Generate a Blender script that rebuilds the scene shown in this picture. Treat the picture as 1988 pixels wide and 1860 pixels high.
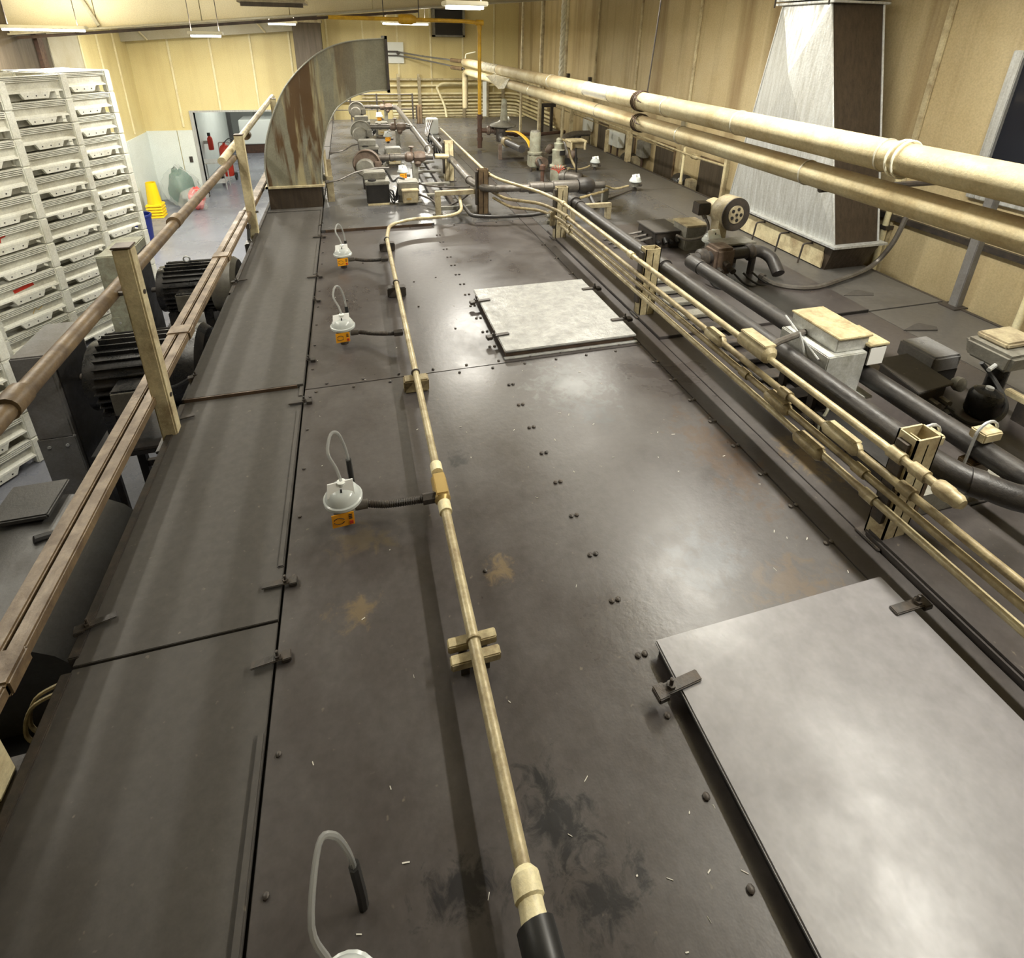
import bpy, bmesh, math, random
from mathutils import Vector, Matrix
random.seed(7)
PI = math.pi
for o in list(bpy.data.objects):
    bpy.data.objects.remove(o)
SC = bpy.context.scene
COL = SC.collection

# ------------------------------------------------------------------ camera, world, exposure
PITCH, YAW, ROLL = 0.391479, 0.277563, -0.018475
F_PX, PPX, PPY, CAM_H = 1082.34, 989.885, 520.86, 2.0
cp, sp, cy, sy = math.cos(PITCH), math.sin(PITCH), math.cos(YAW), math.sin(YAW)
fw = Vector((sy * cp, cy * cp, -sp)); rt = Vector((cy, -sy, 0)); dn = fw.cross(rt)
r2 = rt * math.cos(ROLL) + dn * math.sin(ROLL); d2 = -rt * math.sin(ROLL) + dn * math.cos(ROLL)
cam_d = bpy.data.cameras.new('camera'); cam = bpy.data.objects.new('camera', cam_d); COL.objects.link(cam)
m = Matrix.Identity(4)
for i in range(3):
    m[i][0], m[i][1], m[i][2] = r2[i], -d2[i], -fw[i]
m[0][3], m[1][3], m[2][3] = 0, 0, CAM_H
cam.matrix_world = m
cam_d.sensor_fit = 'HORIZONTAL'; cam_d.sensor_width = 36
cam_d.lens = F_PX / 1988 * 36
cam_d.shift_x = (994 - PPX) / 1988; cam_d.shift_y = (PPY - 930) / 1988
cam_d.clip_start = 0.05; cam_d.clip_end = 200
SC.camera = cam
w = bpy.data.worlds.new('world'); SC.world = w; w.use_nodes = True
w.node_tree.nodes['Background'].inputs[0].default_value = (0.9, 0.85, 0.7, 1)
w.node_tree.nodes['Background'].inputs[1].default_value = 0.02
vs = SC.view_settings
vs.view_transform = 'Standard'; vs.look = 'None'; vs.gamma = 1.0; vs.use_curve_mapping = False
vs.exposure = 0.42
SC.cycles.max_bounces = 7; SC.cycles.diffuse_bounces = 4; SC.cycles.glossy_bounces = 3; SC.cycles.transparent_max_bounces = 8
# ceiling lamp rows of the hall: x, y, z, length along y, watts  (fixtures built below)
LAMPS_RIGHT = [(2.75, 1.0), (2.75, 3.2), (2.75, 6.1)]
LAMPS_LEFT = [(-2.42, 3.4), (-2.42, 6.4), (-1.84, 3.4), (-1.84, 6.4)]
W_RIGHT, W_LEFT, W_FAR = 66, 17, 85
LAMP_RGB = (1.0, 0.965, 0.87)

# ------------------------------------------------------------------ mesh builder
ORG = {}
class MB:
    def __init__(s): s.v = []; s.f = []
    def add(s, vs_, fs):
        n = len(s.v); s.v += [tuple(v) for v in vs_]; s.f += [tuple(i + n for i in f) for f in fs]; return s
    def box(s, x0, x1, y0, y1, z0, z1):
        return s.add([(x0,y0,z0),(x1,y0,z0),(x1,y1,z0),(x0,y1,z0),(x0,y0,z1),(x1,y0,z1),(x1,y1,z1),(x0,y1,z1)],
                     [(3,2,1,0),(4,5,6,7),(0,1,5,4),(1,2,6,5),(2,3,7,6),(3,0,4,7)])
    def cbox(s, c, size, rz=0, rx=0, ry=0):
        M_ = Matrix.Translation(c) @ Matrix.Rotation(rz,4,'Z') @ Matrix.Rotation(ry,4,'Y') @ Matrix.Rotation(rx,4,'X')
        a, b, d = size[0]/2, size[1]/2, size[2]/2
        P = [(-a,-b,-d),(a,-b,-d),(a,b,-d),(-a,b,-d),(-a,-b,d),(a,-b,d),(a,b,d),(-a,b,d)]
        return s.add([M_ @ Vector(p) for p in P], [(3,2,1,0),(4,5,6,7),(0,1,5,4),(1,2,6,5),(2,3,7,6),(3,0,4,7)])
    def hexa(s, bot, top):       # two loops of 4 points
        return s.add(list(bot) + list(top), [(3,2,1,0),(4,5,6,7),(0,1,5,4),(1,2,6,5),(2,3,7,6),(3,0,4,7)])
    def prism(s, poly, f0, f1):  # poly: 2d points; f0/f1 map a 2d point to 3d for the two ends
        n = len(poly); A = [f0(p) for p in poly]; B = [f1(p) for p in poly]
        return s.add(A + B, [tuple(range(n))[::-1], tuple(range(n, 2*n))] + [(i,(i+1)%n,(i+1)%n+n,i+n) for i in range(n)])
    def ring(s, pts_list, caps=True, closed=False):   # loft rings of equal length
        n = len(pts_list[0]); V = []; F_ = []
        for r in pts_list: V += list(r)
        K = len(pts_list)
        for k in range(K if closed else K-1):
            for i in range(n):
                a, b = k*n+i, k*n+(i+1)%n; c, d = ((k+1)%K)*n+(i+1)%n, ((k+1)%K)*n+i
                F_.append((a,b,c,d))
        if caps and not closed:
            F_.append(tuple(range(n))[::-1]); F_.append(tuple(range((K-1)*n, K*n)))
        return s.add(V, F_)
    def cyl(s, p0, p1, r0, r1=None, n=14):
        r1 = r0 if r1 is None else r1
        return s.lathe([(r0,0),(r1,(Vector(p1)-Vector(p0)).length)], p0, Vector(p1)-Vector(p0), n)
    def lathe(s, prof, base, axis=(0,0,1), n=16):
        q = Vector((0,0,1)).rotation_difference(Vector(axis).normalized()); b = Vector(base)
        return s.ring([[b + q @ Vector((r*math.cos(2*PI*i/n), r*math.sin(2*PI*i/n), z)) for i in range(n)] for r, z in prof])
    def tube(s, pts, r, n=8, bend=0.0, caps=True, closed=False):
        P = [Vector(p) for p in pts]
        if bend > 0 and len(P) > 2:
            Q = [P[0]]
            for i in range(1, len(P)-1):
                a, b, c = P[i-1], P[i], P[i+1]
                d = min(bend, (a-b).length*0.48, (c-b).length*0.48)
                u, w_ = b + (a-b).normalized()*d, b + (c-b).normalized()*d
                for k in range(6):
                    t = k/5; Q.append(u*(1-t)**2 + b*2*t*(1-t) + w_*t*t)
            Q.append(P[-1]); P = Q
        P = [p for i, p in enumerate(P) if i == 0 or (p - P[i-1]).length > 1e-5]
        N = len(P); T = []
        for i in range(N):
            if closed: T.append((P[(i+1)%N]-P[i-1]).normalized())
            else: T.append((P[min(i+1,N-1)]-P[max(i-1,0)]).normalized())
        up = Vector((0,0,1)) if abs(T[0].z) < 0.9 else Vector((1,0,0))
        u = T[0].cross(up).normalized(); rings = []
        for i in range(N):
            u = (u - T[i]*u.dot(T[i])).normalized(); v = T[i].cross(u)
            rings.append([P[i] + (u*math.cos(2*PI*k/n) + v*math.sin(2*PI*k/n))*r for k in range(n)])
        return s.ring(rings, caps, closed)
    def torus(s, c, axis, R_, r, n=20, k=8):
        q = Vector((0,0,1)).rotation_difference(Vector(axis).normalized())
        return s.tube([Vector(c) + q @ Vector((R_*math.cos(2*PI*i/n), R_*math.sin(2*PI*i/n), 0)) for i in range(n)], r, k, closed=True)
    def build(s, name, mat, parent=None, bevel=0, smooth=True, org=None):
        o0 = Vector(org) if org is not None else ORG.get(parent.name if parent else None, Vector())
        me = bpy.data.meshes.new(name)
        me.from_pydata([tuple(Vector(v)-o0) for v in s.v], [], s.f)
        bm = bmesh.new(); bm.from_mesh(me)
        bmesh.ops.recalc_face_normals(bm, faces=bm.faces)
        if bevel > 0:
            E_ = [e for e in bm.edges if len(e.link_faces) == 2 and e.calc_face_angle(0) > 0.6]
            bmesh.ops.bevel(bm, geom=E_, offset=bevel, segments=2, affect='EDGES', clamp_overlap=True)
        bm.to_mesh(me); bm.free()
        if smooth:
            for p in me.polygons: p.use_smooth = True
            me.set_sharp_from_angle(angle=math.radians(38))
        me.materials.append(MAT[mat])
        ob = bpy.data.objects.new(name, me); COL.objects.link(ob)
        if parent: ob.parent = parent
        elif org is not None: ob.location = org
        ORG[ob.name] = o0
        return ob

def tag(o, label=None, cat=None, group=None, kind=None):
    if label: o['label'] = label
    if cat: o['category'] = cat
    if group: o['group'] = group
    if kind: o['kind'] = kind
    return o
def thing(name, label, cat, loc=(0,0,0), rz=0, group=None):
    o = bpy.data.objects.new(name, None); COL.objects.link(o)
    o.location = loc; o.rotation_euler = (0,0,rz); o.empty_display_size = 0.1
    ORG[o.name] = Vector(loc) if rz == 0 else Vector()
    return tag(o, label, cat, group)
def struct(name, mb, mat, label=None, **k):
    return tag(mb.build(name, mat, **k), label, None, None, 'structure')
def copy_of(src, parent, loc=None, rot=None):
    c = src.copy(); COL.objects.link(c); c.parent = parent
    if loc is not None: c.location = loc
    if rot is not None: c.rotation_euler = rot
    ORG[c.name] = ORG.get(src.name, Vector())
    return c
def dup(root, loc, rz=0, label=None, group=None):
    r = root.copy(); COL.objects.link(r); r.location = loc; r.rotation_euler = (0,0,rz)
    if label: r['label'] = label
    if group: r['group'] = group
    for ch in list(root.children):
        c = copy_of(ch, r)
        for g in list(ch.children): copy_of(g, c)
    return r

# ------------------------------------------------------------------ materials
MAT = {}
def _mat(name):
    mt = bpy.data.materials.new(name); mt.use_nodes = True; MAT[name] = mt
    nt = mt.node_tree; return mt, nt, nt.nodes['Principled BSDF']
def ramp(nt, src, stops):
    r = nt.nodes.new('ShaderNodeValToRGB'); e = r.color_ramp.elements
    while len(e) < len(stops): e.new(0.5)
    for i, (p, c) in enumerate(stops):
        e[i].position = p; e[i].color = (c[0], c[1], c[2], 1) if isinstance(c, tuple) else (c, c, c, 1)
    nt.links.new(src, r.inputs[0]); return r.outputs[0]
def noise(nt, scale, detail=4, rough=0.6, vec=None, stretch=None, dist=0.0):
    n = nt.nodes.new('ShaderNodeTexNoise'); n.inputs['Scale'].default_value = scale
    n.inputs['Detail'].default_value = detail; n.inputs['Roughness'].default_value = rough; n.inputs['Distortion'].default_value = dist
    if vec is None: vec = nt.nodes.new('ShaderNodeNewGeometry').outputs['Position']
    if stretch:
        mp = nt.nodes.new('ShaderNodeMapping'); mp.inputs['Scale'].default_value = stretch
        nt.links.new(vec, mp.inputs[0]); vec = mp.outputs[0]
    nt.links.new(vec, n.inputs['Vector']); return n.outputs['Fac']
def mix(nt, a, b, fac, mode='MIX'):
    x = nt.nodes.new('ShaderNodeMix'); x.data_type = 'RGBA'; x.blend_type = mode
    for sock, val in ((x.inputs[0], fac), (x.inputs[6], a), (x.inputs[7], b)):
        if isinstance(val, (int, float)): sock.default_value = val
        elif isinstance(val, tuple): sock.default_value = (*val, 1)
        else: nt.links.new(val, sock)
    return x.outputs[2]
def math_(nt, op, a, b=0.0):
    x = nt.nodes.new('ShaderNodeMath'); x.operation = op
    for sock, val in ((x.inputs[0], a), (x.inputs[1], b)):
        if isinstance(val, (int, float)): sock.default_value = val
        else: nt.links.new(val, sock)
    return x.outputs[0]
def grime(name, base, dirt, amount=0.5, scale=6, rough=0.5, metal=0.0, stretch=None, bump=0.15, fine=60, rvar=0.15, spec=0.5, extra=None):
    """a base colour with patches of a second colour, fine relief and uneven gloss"""
    mt, nt, b = _mat(name)
    n1 = noise(nt, scale, 6, 0.65, stretch=stretch, dist=0.3)
    f = ramp(nt, n1, [(max(0, 0.62-amount*0.5), 0.0), (min(1, 0.95-amount*0.35), 1.0)])
    c = mix(nt, base, dirt, f)
    n2 = noise(nt, fine, 3, 0.7)
    c = mix(nt, c, ramp(nt, n2, [(0.3, 0.72), (0.7, 1.15)]), 0.6, 'MULTIPLY')
    if extra: c = extra(nt, c)
    nt.links.new(c, b.inputs['Base Color'])
    nt.links.new(ramp(nt, n1, [(0.3, max(0.03, rough-rvar)), (0.75, min(1, rough+rvar))]), b.inputs['Roughness'])
    b.inputs['Metallic'].default_value = metal; b.inputs['Specular IOR Level'].default_value = spec
    if bump:
        bp = nt.nodes.new('ShaderNodeBump'); bp.inputs['Strength'].default_value = bump; bp.inputs['Distance'].default_value = 0.01
        nt.links.new(n2, bp.inputs['Height']); nt.links.new(bp.outputs[0], b.inputs['Normal'])
    return mt
def plain(name, col, rough=0.5, metal=0.0, emit=None, alpha=None, trans=0.0, spec=0.5):
    mt, nt, b = _mat(name)
    b.inputs['Base Color'].default_value = (*col, 1); b.inputs['Roughness'].default_value = rough; b.inputs['Metallic'].default_value = metal
    b.inputs['Specular IOR Level'].default_value = spec
    if emit: b.inputs['Emission Color'].default_value = (*emit[0], 1); b.inputs['Emission Strength'].default_value = emit[1]
    if trans: b.inputs['Transmission Weight'].default_value = trans
    if alpha is not None: b.inputs['Alpha'].default_value = alpha
    return mt
def spots(nt, c, items, nscale=15):
    """stains and painted light patches with a shape of their own: (x, y, radius, stretch_y, colour, strength)"""
    pos = nt.nodes.new('ShaderNodeNewGeometry').outputs['Position']
    nz = noise(nt, nscale, 6, 0.7, dist=0.6)
    for (x, y, r, sy_, col, st) in items:
        mp = nt.nodes.new('ShaderNodeMapping'); mp.inputs['Location'].default_value = (-x/r, -y/(r*sy_), 0)
        mp.inputs['Scale'].default_value = (1/r, 1/(r*sy_), 0)
        nt.links.new(pos, mp.inputs[0])
        ln = nt.nodes.new('ShaderNodeVectorMath'); ln.operation = 'LENGTH'; nt.links.new(mp.outputs[0], ln.inputs[0])
        v = math_(nt, 'ADD', ln.outputs['Value'], math_(nt, 'MULTIPLY', nz, 3.0))
        f = ramp(nt, math_(nt, 'MULTIPLY', v, 0.3), [(0.50, st), (0.64, 0.0)])
        c = mix(nt, c, col, f)
    return c
TAN, OIL = (0.16, 0.115, 0.06), (0.012, 0.012, 0.014)
ROOF_STAINS_AND_LIGHT = [(0.43,1.56,0.10,1.0,TAN,0.75), (-0.14,1.53,0.13,0.8,TAN,0.7), (0.385,2.25,0.08,1.2,OIL,0.8), (0.385,0.78,0.14,1.6,OIL,0.95),
    (0.10,0.71,0.17,0.6,OIL,0.9), (0.44,0.60,0.15,1.0,OIL,0.9), (0.56,0.62,0.05,1.8,OIL,0.9), (-0.10,1.86,0.22,0.6,(0.11,0.085,0.05),0.6), (2.12,1.80,0.13,2.2,TAN,0.8), (1.28,1.40,0.30,0.9,(0.085,0.09,0.10),0.85),  # the tan spot beside the rack paints lit roof between conduit shadows
    (0.60,5.25,0.25,0.6,OIL,0.5), (1.72,1.95,0.25,2.6,(0.075,0.045,0.025),0.7), (1.55,1.22,0.35,0.5,(0.11,0.075,0.045),0.7), (1.2,2.75,0.45,1.0,(0.15,0.16,0.16),0.5), (1.2,2.45,0.25,1.0,(0.07,0.075,0.08),0.6)]  # grey spots before the pale hatch paint lamp glare into the roof colour
def roofmat(name, c0, c1, rough, stains=True):
    def ex(nt, c):
        sp_ = ramp(nt, noise(nt, 34, 2, 0.5), [(0.71, 0.0), (0.78, 0.5)])
        c = mix(nt, c, (0.20,0.17,0.13), sp_)
        if stains: c = spots(nt, c, ROOF_STAINS_AND_LIGHT)
        return c
    grime(name, c0, c1, 0.6, 1.3, rough, 0.0, bump=0.06, fine=26, rvar=0.12, extra=ex)
roofmat('roof', (0.050,0.0425,0.0405), (0.086,0.078,0.075), 0.36)
roofmat('roof_dusty', (0.078,0.073,0.067), (0.115,0.109,0.100), 0.45, False)
roofmat('roof_far', (0.060,0.058,0.058), (0.105,0.104,0.105), 0.30, False)
roofmat('roof_side', (0.052,0.046,0.041), (0.080,0.074,0.066), 0.70, False)
grime('hatch_top', (0.36,0.36,0.345), (0.20,0.20,0.19), 0.5, 9, 0.42, 0.0, bump=0.5, fine=22)
grime('hatch_grey', (0.22,0.212,0.22), (0.165,0.155,0.155), 0.4, 1.1, 0.38, 0.0, bump=0.08, fine=12)
grime('brown_edge', (0.10,0.06,0.035), (0.03,0.02,0.014), 0.5, 7, 0.5)
grime('dark_steel', (0.045,0.04,0.036), (0.10,0.075,0.055), 0.4, 14, 0.5, 0.2)
grime('black', (0.012,0.011,0.011), (0.03,0.026,0.022), 0.4, 8, 0.55)
grime('gas_pipe', (0.026,0.024,0.024), (0.055,0.048,0.042), 0.5, 9, 0.47, 0.0)
grime('grey_pipe', (0.15,0.14,0.125), (0.07,0.055,0.045), 0.5, 8, 0.42, 0.3)
grime('rust_pipe', (0.10,0.05,0.03), (0.04,0.025,0.02), 0.5, 12, 0.6)
grime('conduit', (0.54,0.47,0.29), (0.20,0.14,0.065), 0.50, 11, 0.42, 0.1)
grime('conduit_dirty', (0.40,0.33,0.18), (0.13,0.09,0.04), 0.6, 13, 0.5, 0.1)
grime('cream_paint', (0.62,0.55,0.35), (0.22,0.14,0.07), 0.42, 7, 0.5)
def topdust(nt, c):
    sx = nt.nodes.new('ShaderNodeSeparateXYZ'); nt.links.new(nt.nodes.new('ShaderNodeNewGeometry').outputs['Normal'], sx.inputs[0])
    f = math_(nt, 'MULTIPLY', ramp(nt, sx.outputs[2], [(0.45, 0.0), (0.85, 1.0)]), ramp(nt, noise(nt, 5, 5, 0.7), [(0.35, 0.25), (0.6, 0.9)]))
    return mix(nt, c, (0.40,0.29,0.16), f)      # dust that has settled on the upper side of the pipes
grime('insul', (0.60,0.55,0.37), (0.36,0.26,0.12), 0.5, 2.2, 0.66, 0.0, bump=0.2, spec=0.3, extra=topdust)
grime('insul_foil', (0.74,0.72,0.62), (0.45,0.40,0.28), 0.4, 5, 0.3, 0.5)
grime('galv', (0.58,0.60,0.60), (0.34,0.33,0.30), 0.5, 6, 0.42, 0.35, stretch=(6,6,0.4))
grime('galv_dark_shade', (0.062,0.045,0.030), (0.032,0.022,0.015), 0.5, 5, 0.5, 0.1, stretch=(7,7,0.35))  # dark collars, and the right duct's shaded sides with shade in the colour
grime('galv_box', (0.62,0.63,0.61), (0.30,0.30,0.25), 0.45, 10, 0.35, 0.2)
grime('guard_grey', (0.20,0.20,0.20), (0.11,0.095,0.08), 0.5, 3, 0.4, 0.1)
grime('motor', (0.016,0.016,0.016), (0.04,0.033,0.027), 0.4, 6, 0.32, 0.1)
grime('drive_dark', (0.060,0.059,0.056), (0.035,0.03,0.026), 0.5, 4, 0.45)
grime('motor_cowl', (0.13,0.12,0.095), (0.06,0.05,0.04), 0.4, 8, 0.45)
grime('machine_grey', (0.24,0.235,0.20), (0.11,0.095,0.075), 0.5, 9, 0.5)
grime('machine_tan', (0.46,0.40,0.26), (0.17,0.13,0.085), 0.5, 9, 0.5)
grime('valve_green', (0.34,0.35,0.27), (0.16,0.13,0.09), 0.5, 10, 0.45)
grime('valve_brown', (0.17,0.125,0.095), (0.07,0.045,0.032), 0.5, 14, 0.55)
grime('rail_brown', (0.215,0.15,0.08), (0.065,0.04,0.024), 0.62, 9, 0.5)
grime('crate_white', (0.90,0.90,0.82), (0.66,0.63,0.52), 0.3, 4, 0.42)
grime('crate_face', (0.76,0.75,0.66), (0.50,0.47,0.38), 0.45, 4, 0.5, bump=0.3, fine=40)
grime('floor_epoxy', (0.23,0.24,0.285), (0.15,0.155,0.18), 0.45, 0.9, 0.28, bump=0.03)
def streak(nt, c):
    s1 = ramp(nt, noise(nt, 3.2, 5, 0.6, stretch=(1,1,0.05)), [(0.46, 0.0), (0.72, 0.75)])
    c = mix(nt, c, (0.19,0.115,0.045), s1)
    s2 = ramp(nt, noise(nt, 9, 3, 0.6, stretch=(1,1,0.03)), [(0.6, 0.0), (0.8, 0.35)])
    return mix(nt, c, (0.74,0.66,0.45), s2)
grime('wall_brown', (0.54,0.45,0.27), (0.46,0.36,0.19), 0.5, 1.0, 0.55, extra=streak)
def streak2(nt, c):
    s1 = ramp(nt, noise(nt, 2.4, 4, 0.6, stretch=(1,1,0.06)), [(0.5, 0.0), (0.8, 0.4)])
    return mix(nt, c, (0.40,0.27,0.10), s1)
grime('wall_yellow', (0.74,0.64,0.33), (0.66,0.55,0.26), 0.5, 0.6, 0.5, bump=0.03, extra=streak2)
grime('batten', (0.86,0.79,0.52), (0.66,0.55,0.30), 0.4, 3, 0.45)
grime('wall_white', (0.74,0.79,0.76), (0.66,0.70,0.66), 0.4, 1.0, 0.45, bump=0.02)
grime('ceiling', (0.66,0.60,0.42), (0.56,0.47,0.28), 0.5, 0.6, 0.55, bump=0.02)
grime('ceiling_grey', (0.47,0.45,0.36), (0.36,0.30,0.18), 0.5, 1.2, 0.5)
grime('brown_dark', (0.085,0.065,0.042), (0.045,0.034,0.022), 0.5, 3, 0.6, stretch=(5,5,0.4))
def rust_run(nt, c):
    sx = nt.nodes.new('ShaderNodeSeparateXYZ'); nt.links.new(nt.nodes.new('ShaderNodeNewGeometry').outputs['Position'], sx.inputs[0])
    msk = ramp(nt, math_(nt, 'ADD', math_(nt, 'MULTIPLY', sx.outputs[0], 0.5), 0.7), [(0.52, 1.0), (0.86, 0.0)])   # the runs start at the crown and sit on the left half
    n1 = noise(nt, 5.0, 5, 0.6, stretch=(1,1,0.11), dist=0.35); n2 = noise(nt, 7.5, 5, 0.6, stretch=(1,1,0.1), dist=0.4)
    c = mix(nt, c, (0.42,0.37,0.22), math_(nt, 'MULTIPLY', ramp(nt, n2, [(0.5, 0.0), (0.6, 0.9)]), msk))
    c = mix(nt, c, (0.11,0.062,0.028), math_(nt, 'MULTIPLY', ramp(nt, n1, [(0.49, 0.0), (0.56, 0.95)]), msk))
    return c
grime('elbow_sheet', (0.27,0.265,0.205), (0.19,0.175,0.125), 0.5, 4, 0.45, 0.15, extra=rust_run)
grime('elbow_clean', (0.42,0.42,0.37), (0.30,0.29,0.23), 0.5, 4, 0.4, 0.3)
plain('lamp_glow', (1,1,1), 0.5, emit=((1.0,0.96,0.84), 9.0))
plain('lamp_body', (0.75,0.72,0.6), 0.5)
plain('dome', (0.60,0.64,0.63), 0.15, alpha=0.85)
plain('flake', (0.62,0.60,0.54), 0.8)
plain('paper', (0.86,0.87,0.86), 0.7)
plain('print', (0.03,0.03,0.03), 0.7)
plain('orange', (1.0,0.44,0.015), 0.5)
plain('red', (0.55,0.04,0.02), 0.5)
plain('rubber', (0.018,0.018,0.018), 0.4)
plain('clear_tube', (0.42,0.43,0.42), 0.2, alpha=0.55)
plain('yellow_plastic', (0.88,0.62,0.01), 0.35)
grime('yellow_paint', (0.72,0.43,0.02), (0.40,0.22,0.03), 0.45, 6, 0.45)
plain('rope', (0.82,0.80,0.66), 0.7)
plain('window_dark', (0.012,0.014,0.022), 0.12)
plain('white_box', (0.78,0.81,0.78), 0.45)
plain('bag_green', (0.03,0.13,0.085), 0.3)
plain('bag_red', (0.72,0.10,0.09), 0.35)
plain('bag_clear', (0.62,0.66,0.64), 0.12, alpha=0.27)
plain('blue', (0.01,0.02,0.16), 0.4)
plain('brass', (0.55,0.40,0.16), 0.35, 0.7)
plain('wire_yellow', (0.85,0.50,0.03), 0.45)
plain('wire_red', (0.75,0.12,0.08), 0.5)

# ================================================================== THE ROOM
ZF = -2.42                     # hall floor; z = 0 is the top of the oven
XL, XR, YB, YN = -5.37, 5.12, 17.5, -4.0
def zceil(x): return 3.02 + 0.085 * x
struct('floor', MB().box(XL-0.2, XR+0.2, YN, 30, ZF-0.1, ZF), 'floor_epoxy', 'smooth blue-grey painted concrete floor')
# far wall with a doorway (x -4.27 .. -2.2, up to z 0.0)
DX0, DX1, DZ = -4.13, -2.0, -0.03
wb = MB().box(XL-0.2, DX0, YB, YB+0.15, ZF, 4.2).box(DX1, XR+0.2, YB, YB+0.15, ZF, 4.2).box(DX0, DX1, YB, YB+0.15, DZ, 4.2)
WB = struct('wall_back', wb, 'wall_yellow', 'yellow insulated panel wall with pale battens')
for x in (-4.42, -3.42, -2.42, -1.42, -0.42, 0.55, 1.5, 2.45, 3.4, 4.35):
    z0 = 0.02 if DX0-0.05 < x < DX1+0.05 else -0.42
    MB().box(x-0.025, x+0.025, YB-0.03, YB, z0, 3.6).build('batten', 'batten', WB, bevel=0.006)
for x0, x1 in ((XL+0.01, -4.62), (-4.6, DX0-0.005)):
    MB().box(x0, x1, YB-0.035, YB, ZF, -0.5).build('wainscot_panel', 'wall_white', WB, bevel=0.004)
MB().box(DX0-0.09, DX0, YB-0.05, YB+0.17, ZF, DZ).build('door_jamb', 'galv', WB)
MB().box(DX0-0.09, DX1+0.09, YB-0.05, YB+0.17, DZ, DZ+0.05).build('door_head', 'galv', WB)
MB().box(DX0-0.30, DX0-0.22, YB-0.06, YB-0.035, -1.38, -1.22).build('switch_plate', 'dark_steel', WB)
WR = struct('wall_right', MB().box(XR, XR+0.15, YN, YB+0.15, ZF, 4.2), 'wall_brown', 'cream wall streaked with brown grease runs')
for y in (2.35, 4.1, 5.95, 7.92, 9.75, 11.6, 13.5, 15.3):
    MB().box(XR-0.025, XR, y-0.03, y+0.03, ZF, 3.6).build('batten', 'cream_paint', WR, bevel=0.006)
WL = struct('wall_left', MB().box(XL-0.15, XL, 14.6, YB, ZF, 4.0), 'wall_yellow', 'yellow wall by the far left corner')
for y in (14.63, 15.6, 16.6):
    MB().box(XL, XL+0.03, y-0.03, y+0.03, -0.45, 3.4).build('batten', 'batten', WL, bevel=0.006)
MB().box(XL, XL+0.03, 14.62, 15.9, ZF, -0.52).build('wainscot_panel', 'wall_white', WL, bevel=0.004)
MB().box(XL, XL+0.03, 15.92, YB-0.04, ZF, -0.52).build('wainscot_panel', 'wall_white', WL, bevel=0.004)
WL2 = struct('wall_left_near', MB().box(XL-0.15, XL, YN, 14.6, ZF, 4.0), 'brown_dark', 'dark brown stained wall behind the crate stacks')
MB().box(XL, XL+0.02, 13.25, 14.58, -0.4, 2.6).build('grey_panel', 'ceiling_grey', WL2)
MB().box(XL, XL+0.06, 12.75, 12.95, ZF, 2.6).build('column', 'rust_pipe', WL2)
struct('wall_behind_camera', MB().box(XL-0.2, XR+0.2, YN-0.15, YN, ZF, 4.2), 'wall_yellow', 'yellow wall at the near end of the hall')
# ceiling, the deep transverse girder and the beam on the far wall
def slab(x0, x1, y0, y1, zt, th):
    return MB().hexa([(x0,y0,zt(x0)),(x1,y0,zt(x1)),(x1,y1,zt(x1)),(x0,y1,zt(x0))],[(x0,y0,zt(x0)+th),(x1,y0,zt(x1)+th),(x1,y1,zt(x1)+th),(x0,y1,zt(x0)+th)])
struct('ceiling', slab(XL-0.2, XR+0.2, YN, YB+0.15, zceil, 0.1), 'ceiling', 'cream sloping ceiling')
zg = lambda x: 2.405 + 0.087 * x
girder = tag(bpy.data.objects.new('trim_girder', None), 'cream clad roof girder spanning the hall', None, None, 'structure'); COL.objects.link(girder); ORG[girder.name] = Vector()
gx = [XL, -4.05, -2.4, -0.9, 0.6, 2.2, 3.7, XR]
for a, b in zip(gx[:-1], gx[1:]):
    MB().hexa([(a+0.006,12.0,zg(a)),(b-0.006,12.0,zg(b)),(b-0.006,12.14,zg(b)),(a+0.006,12.14,zg(a))],[(a+0.006,12.0,zceil(a)+0.05),(b-0.006,12.0,zceil(b)+0.05),(b-0.006,12.14,zceil(b)+0.05),(a+0.006,12.14,zceil(a)+0.05)]).build('cladding_panel', 'ceiling', girder, bevel=0.004)
slab(XL, XR, 11.93, 12.2, lambda x: zg(x)-0.035, 0.033).build('bottom_flange', 'ceiling_grey', girder)
slab(XL, 1.5, 12.2, 12.26, lambda x: zg(x)-0.10, 0.05).build('rust_edge', 'brown_edge', girder)
MB().tube([(-4.3,11.96,zg(-4.3)+0.75),(-4.02,11.96,zg(-4.02)+0.02)], 0.03, 6).build('crease_strip', 'ceiling_grey', girder)
beam = tag(slab(XL, -1.2, 17.15, 17.48, lambda x: 2.18+0.08*x, 0.32).build('trim_wall_beam', 'ceiling_grey'), 'grey beam along the top of the far wall', None, None, 'structure')
for x in (-5.0, -2.2):
    MB().tube([(x,17.1,2.52+0.08*x),(x+0.25,17.1,2.2+0.08*x)], 0.025, 6).build('strut', 'ceiling', beam)
# passage beyond the doorway
PB = struct('wall_passage', MB().box(XL-0.2, 1.0, 27.4, 27.5, ZF, 1.2).box(-4.75, -4.65, YB+0.15, 24.5, ZF, 1.2).box(-1.2, -1.1, YB+0.15, 27.4, ZF, 1.2).box(XL-0.2, 1.0, YB+0.15, 27.4, 1.2, 1.3), 'wall_white', 'white panel walls of the passage beyond the doorway')
for x in (-5.2, -4.1, -3.3):
    MB().box(x, x+0.18, 27.36, 27.4, ZF, 1.0).build('trim_board', 'galv', PB)
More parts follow.
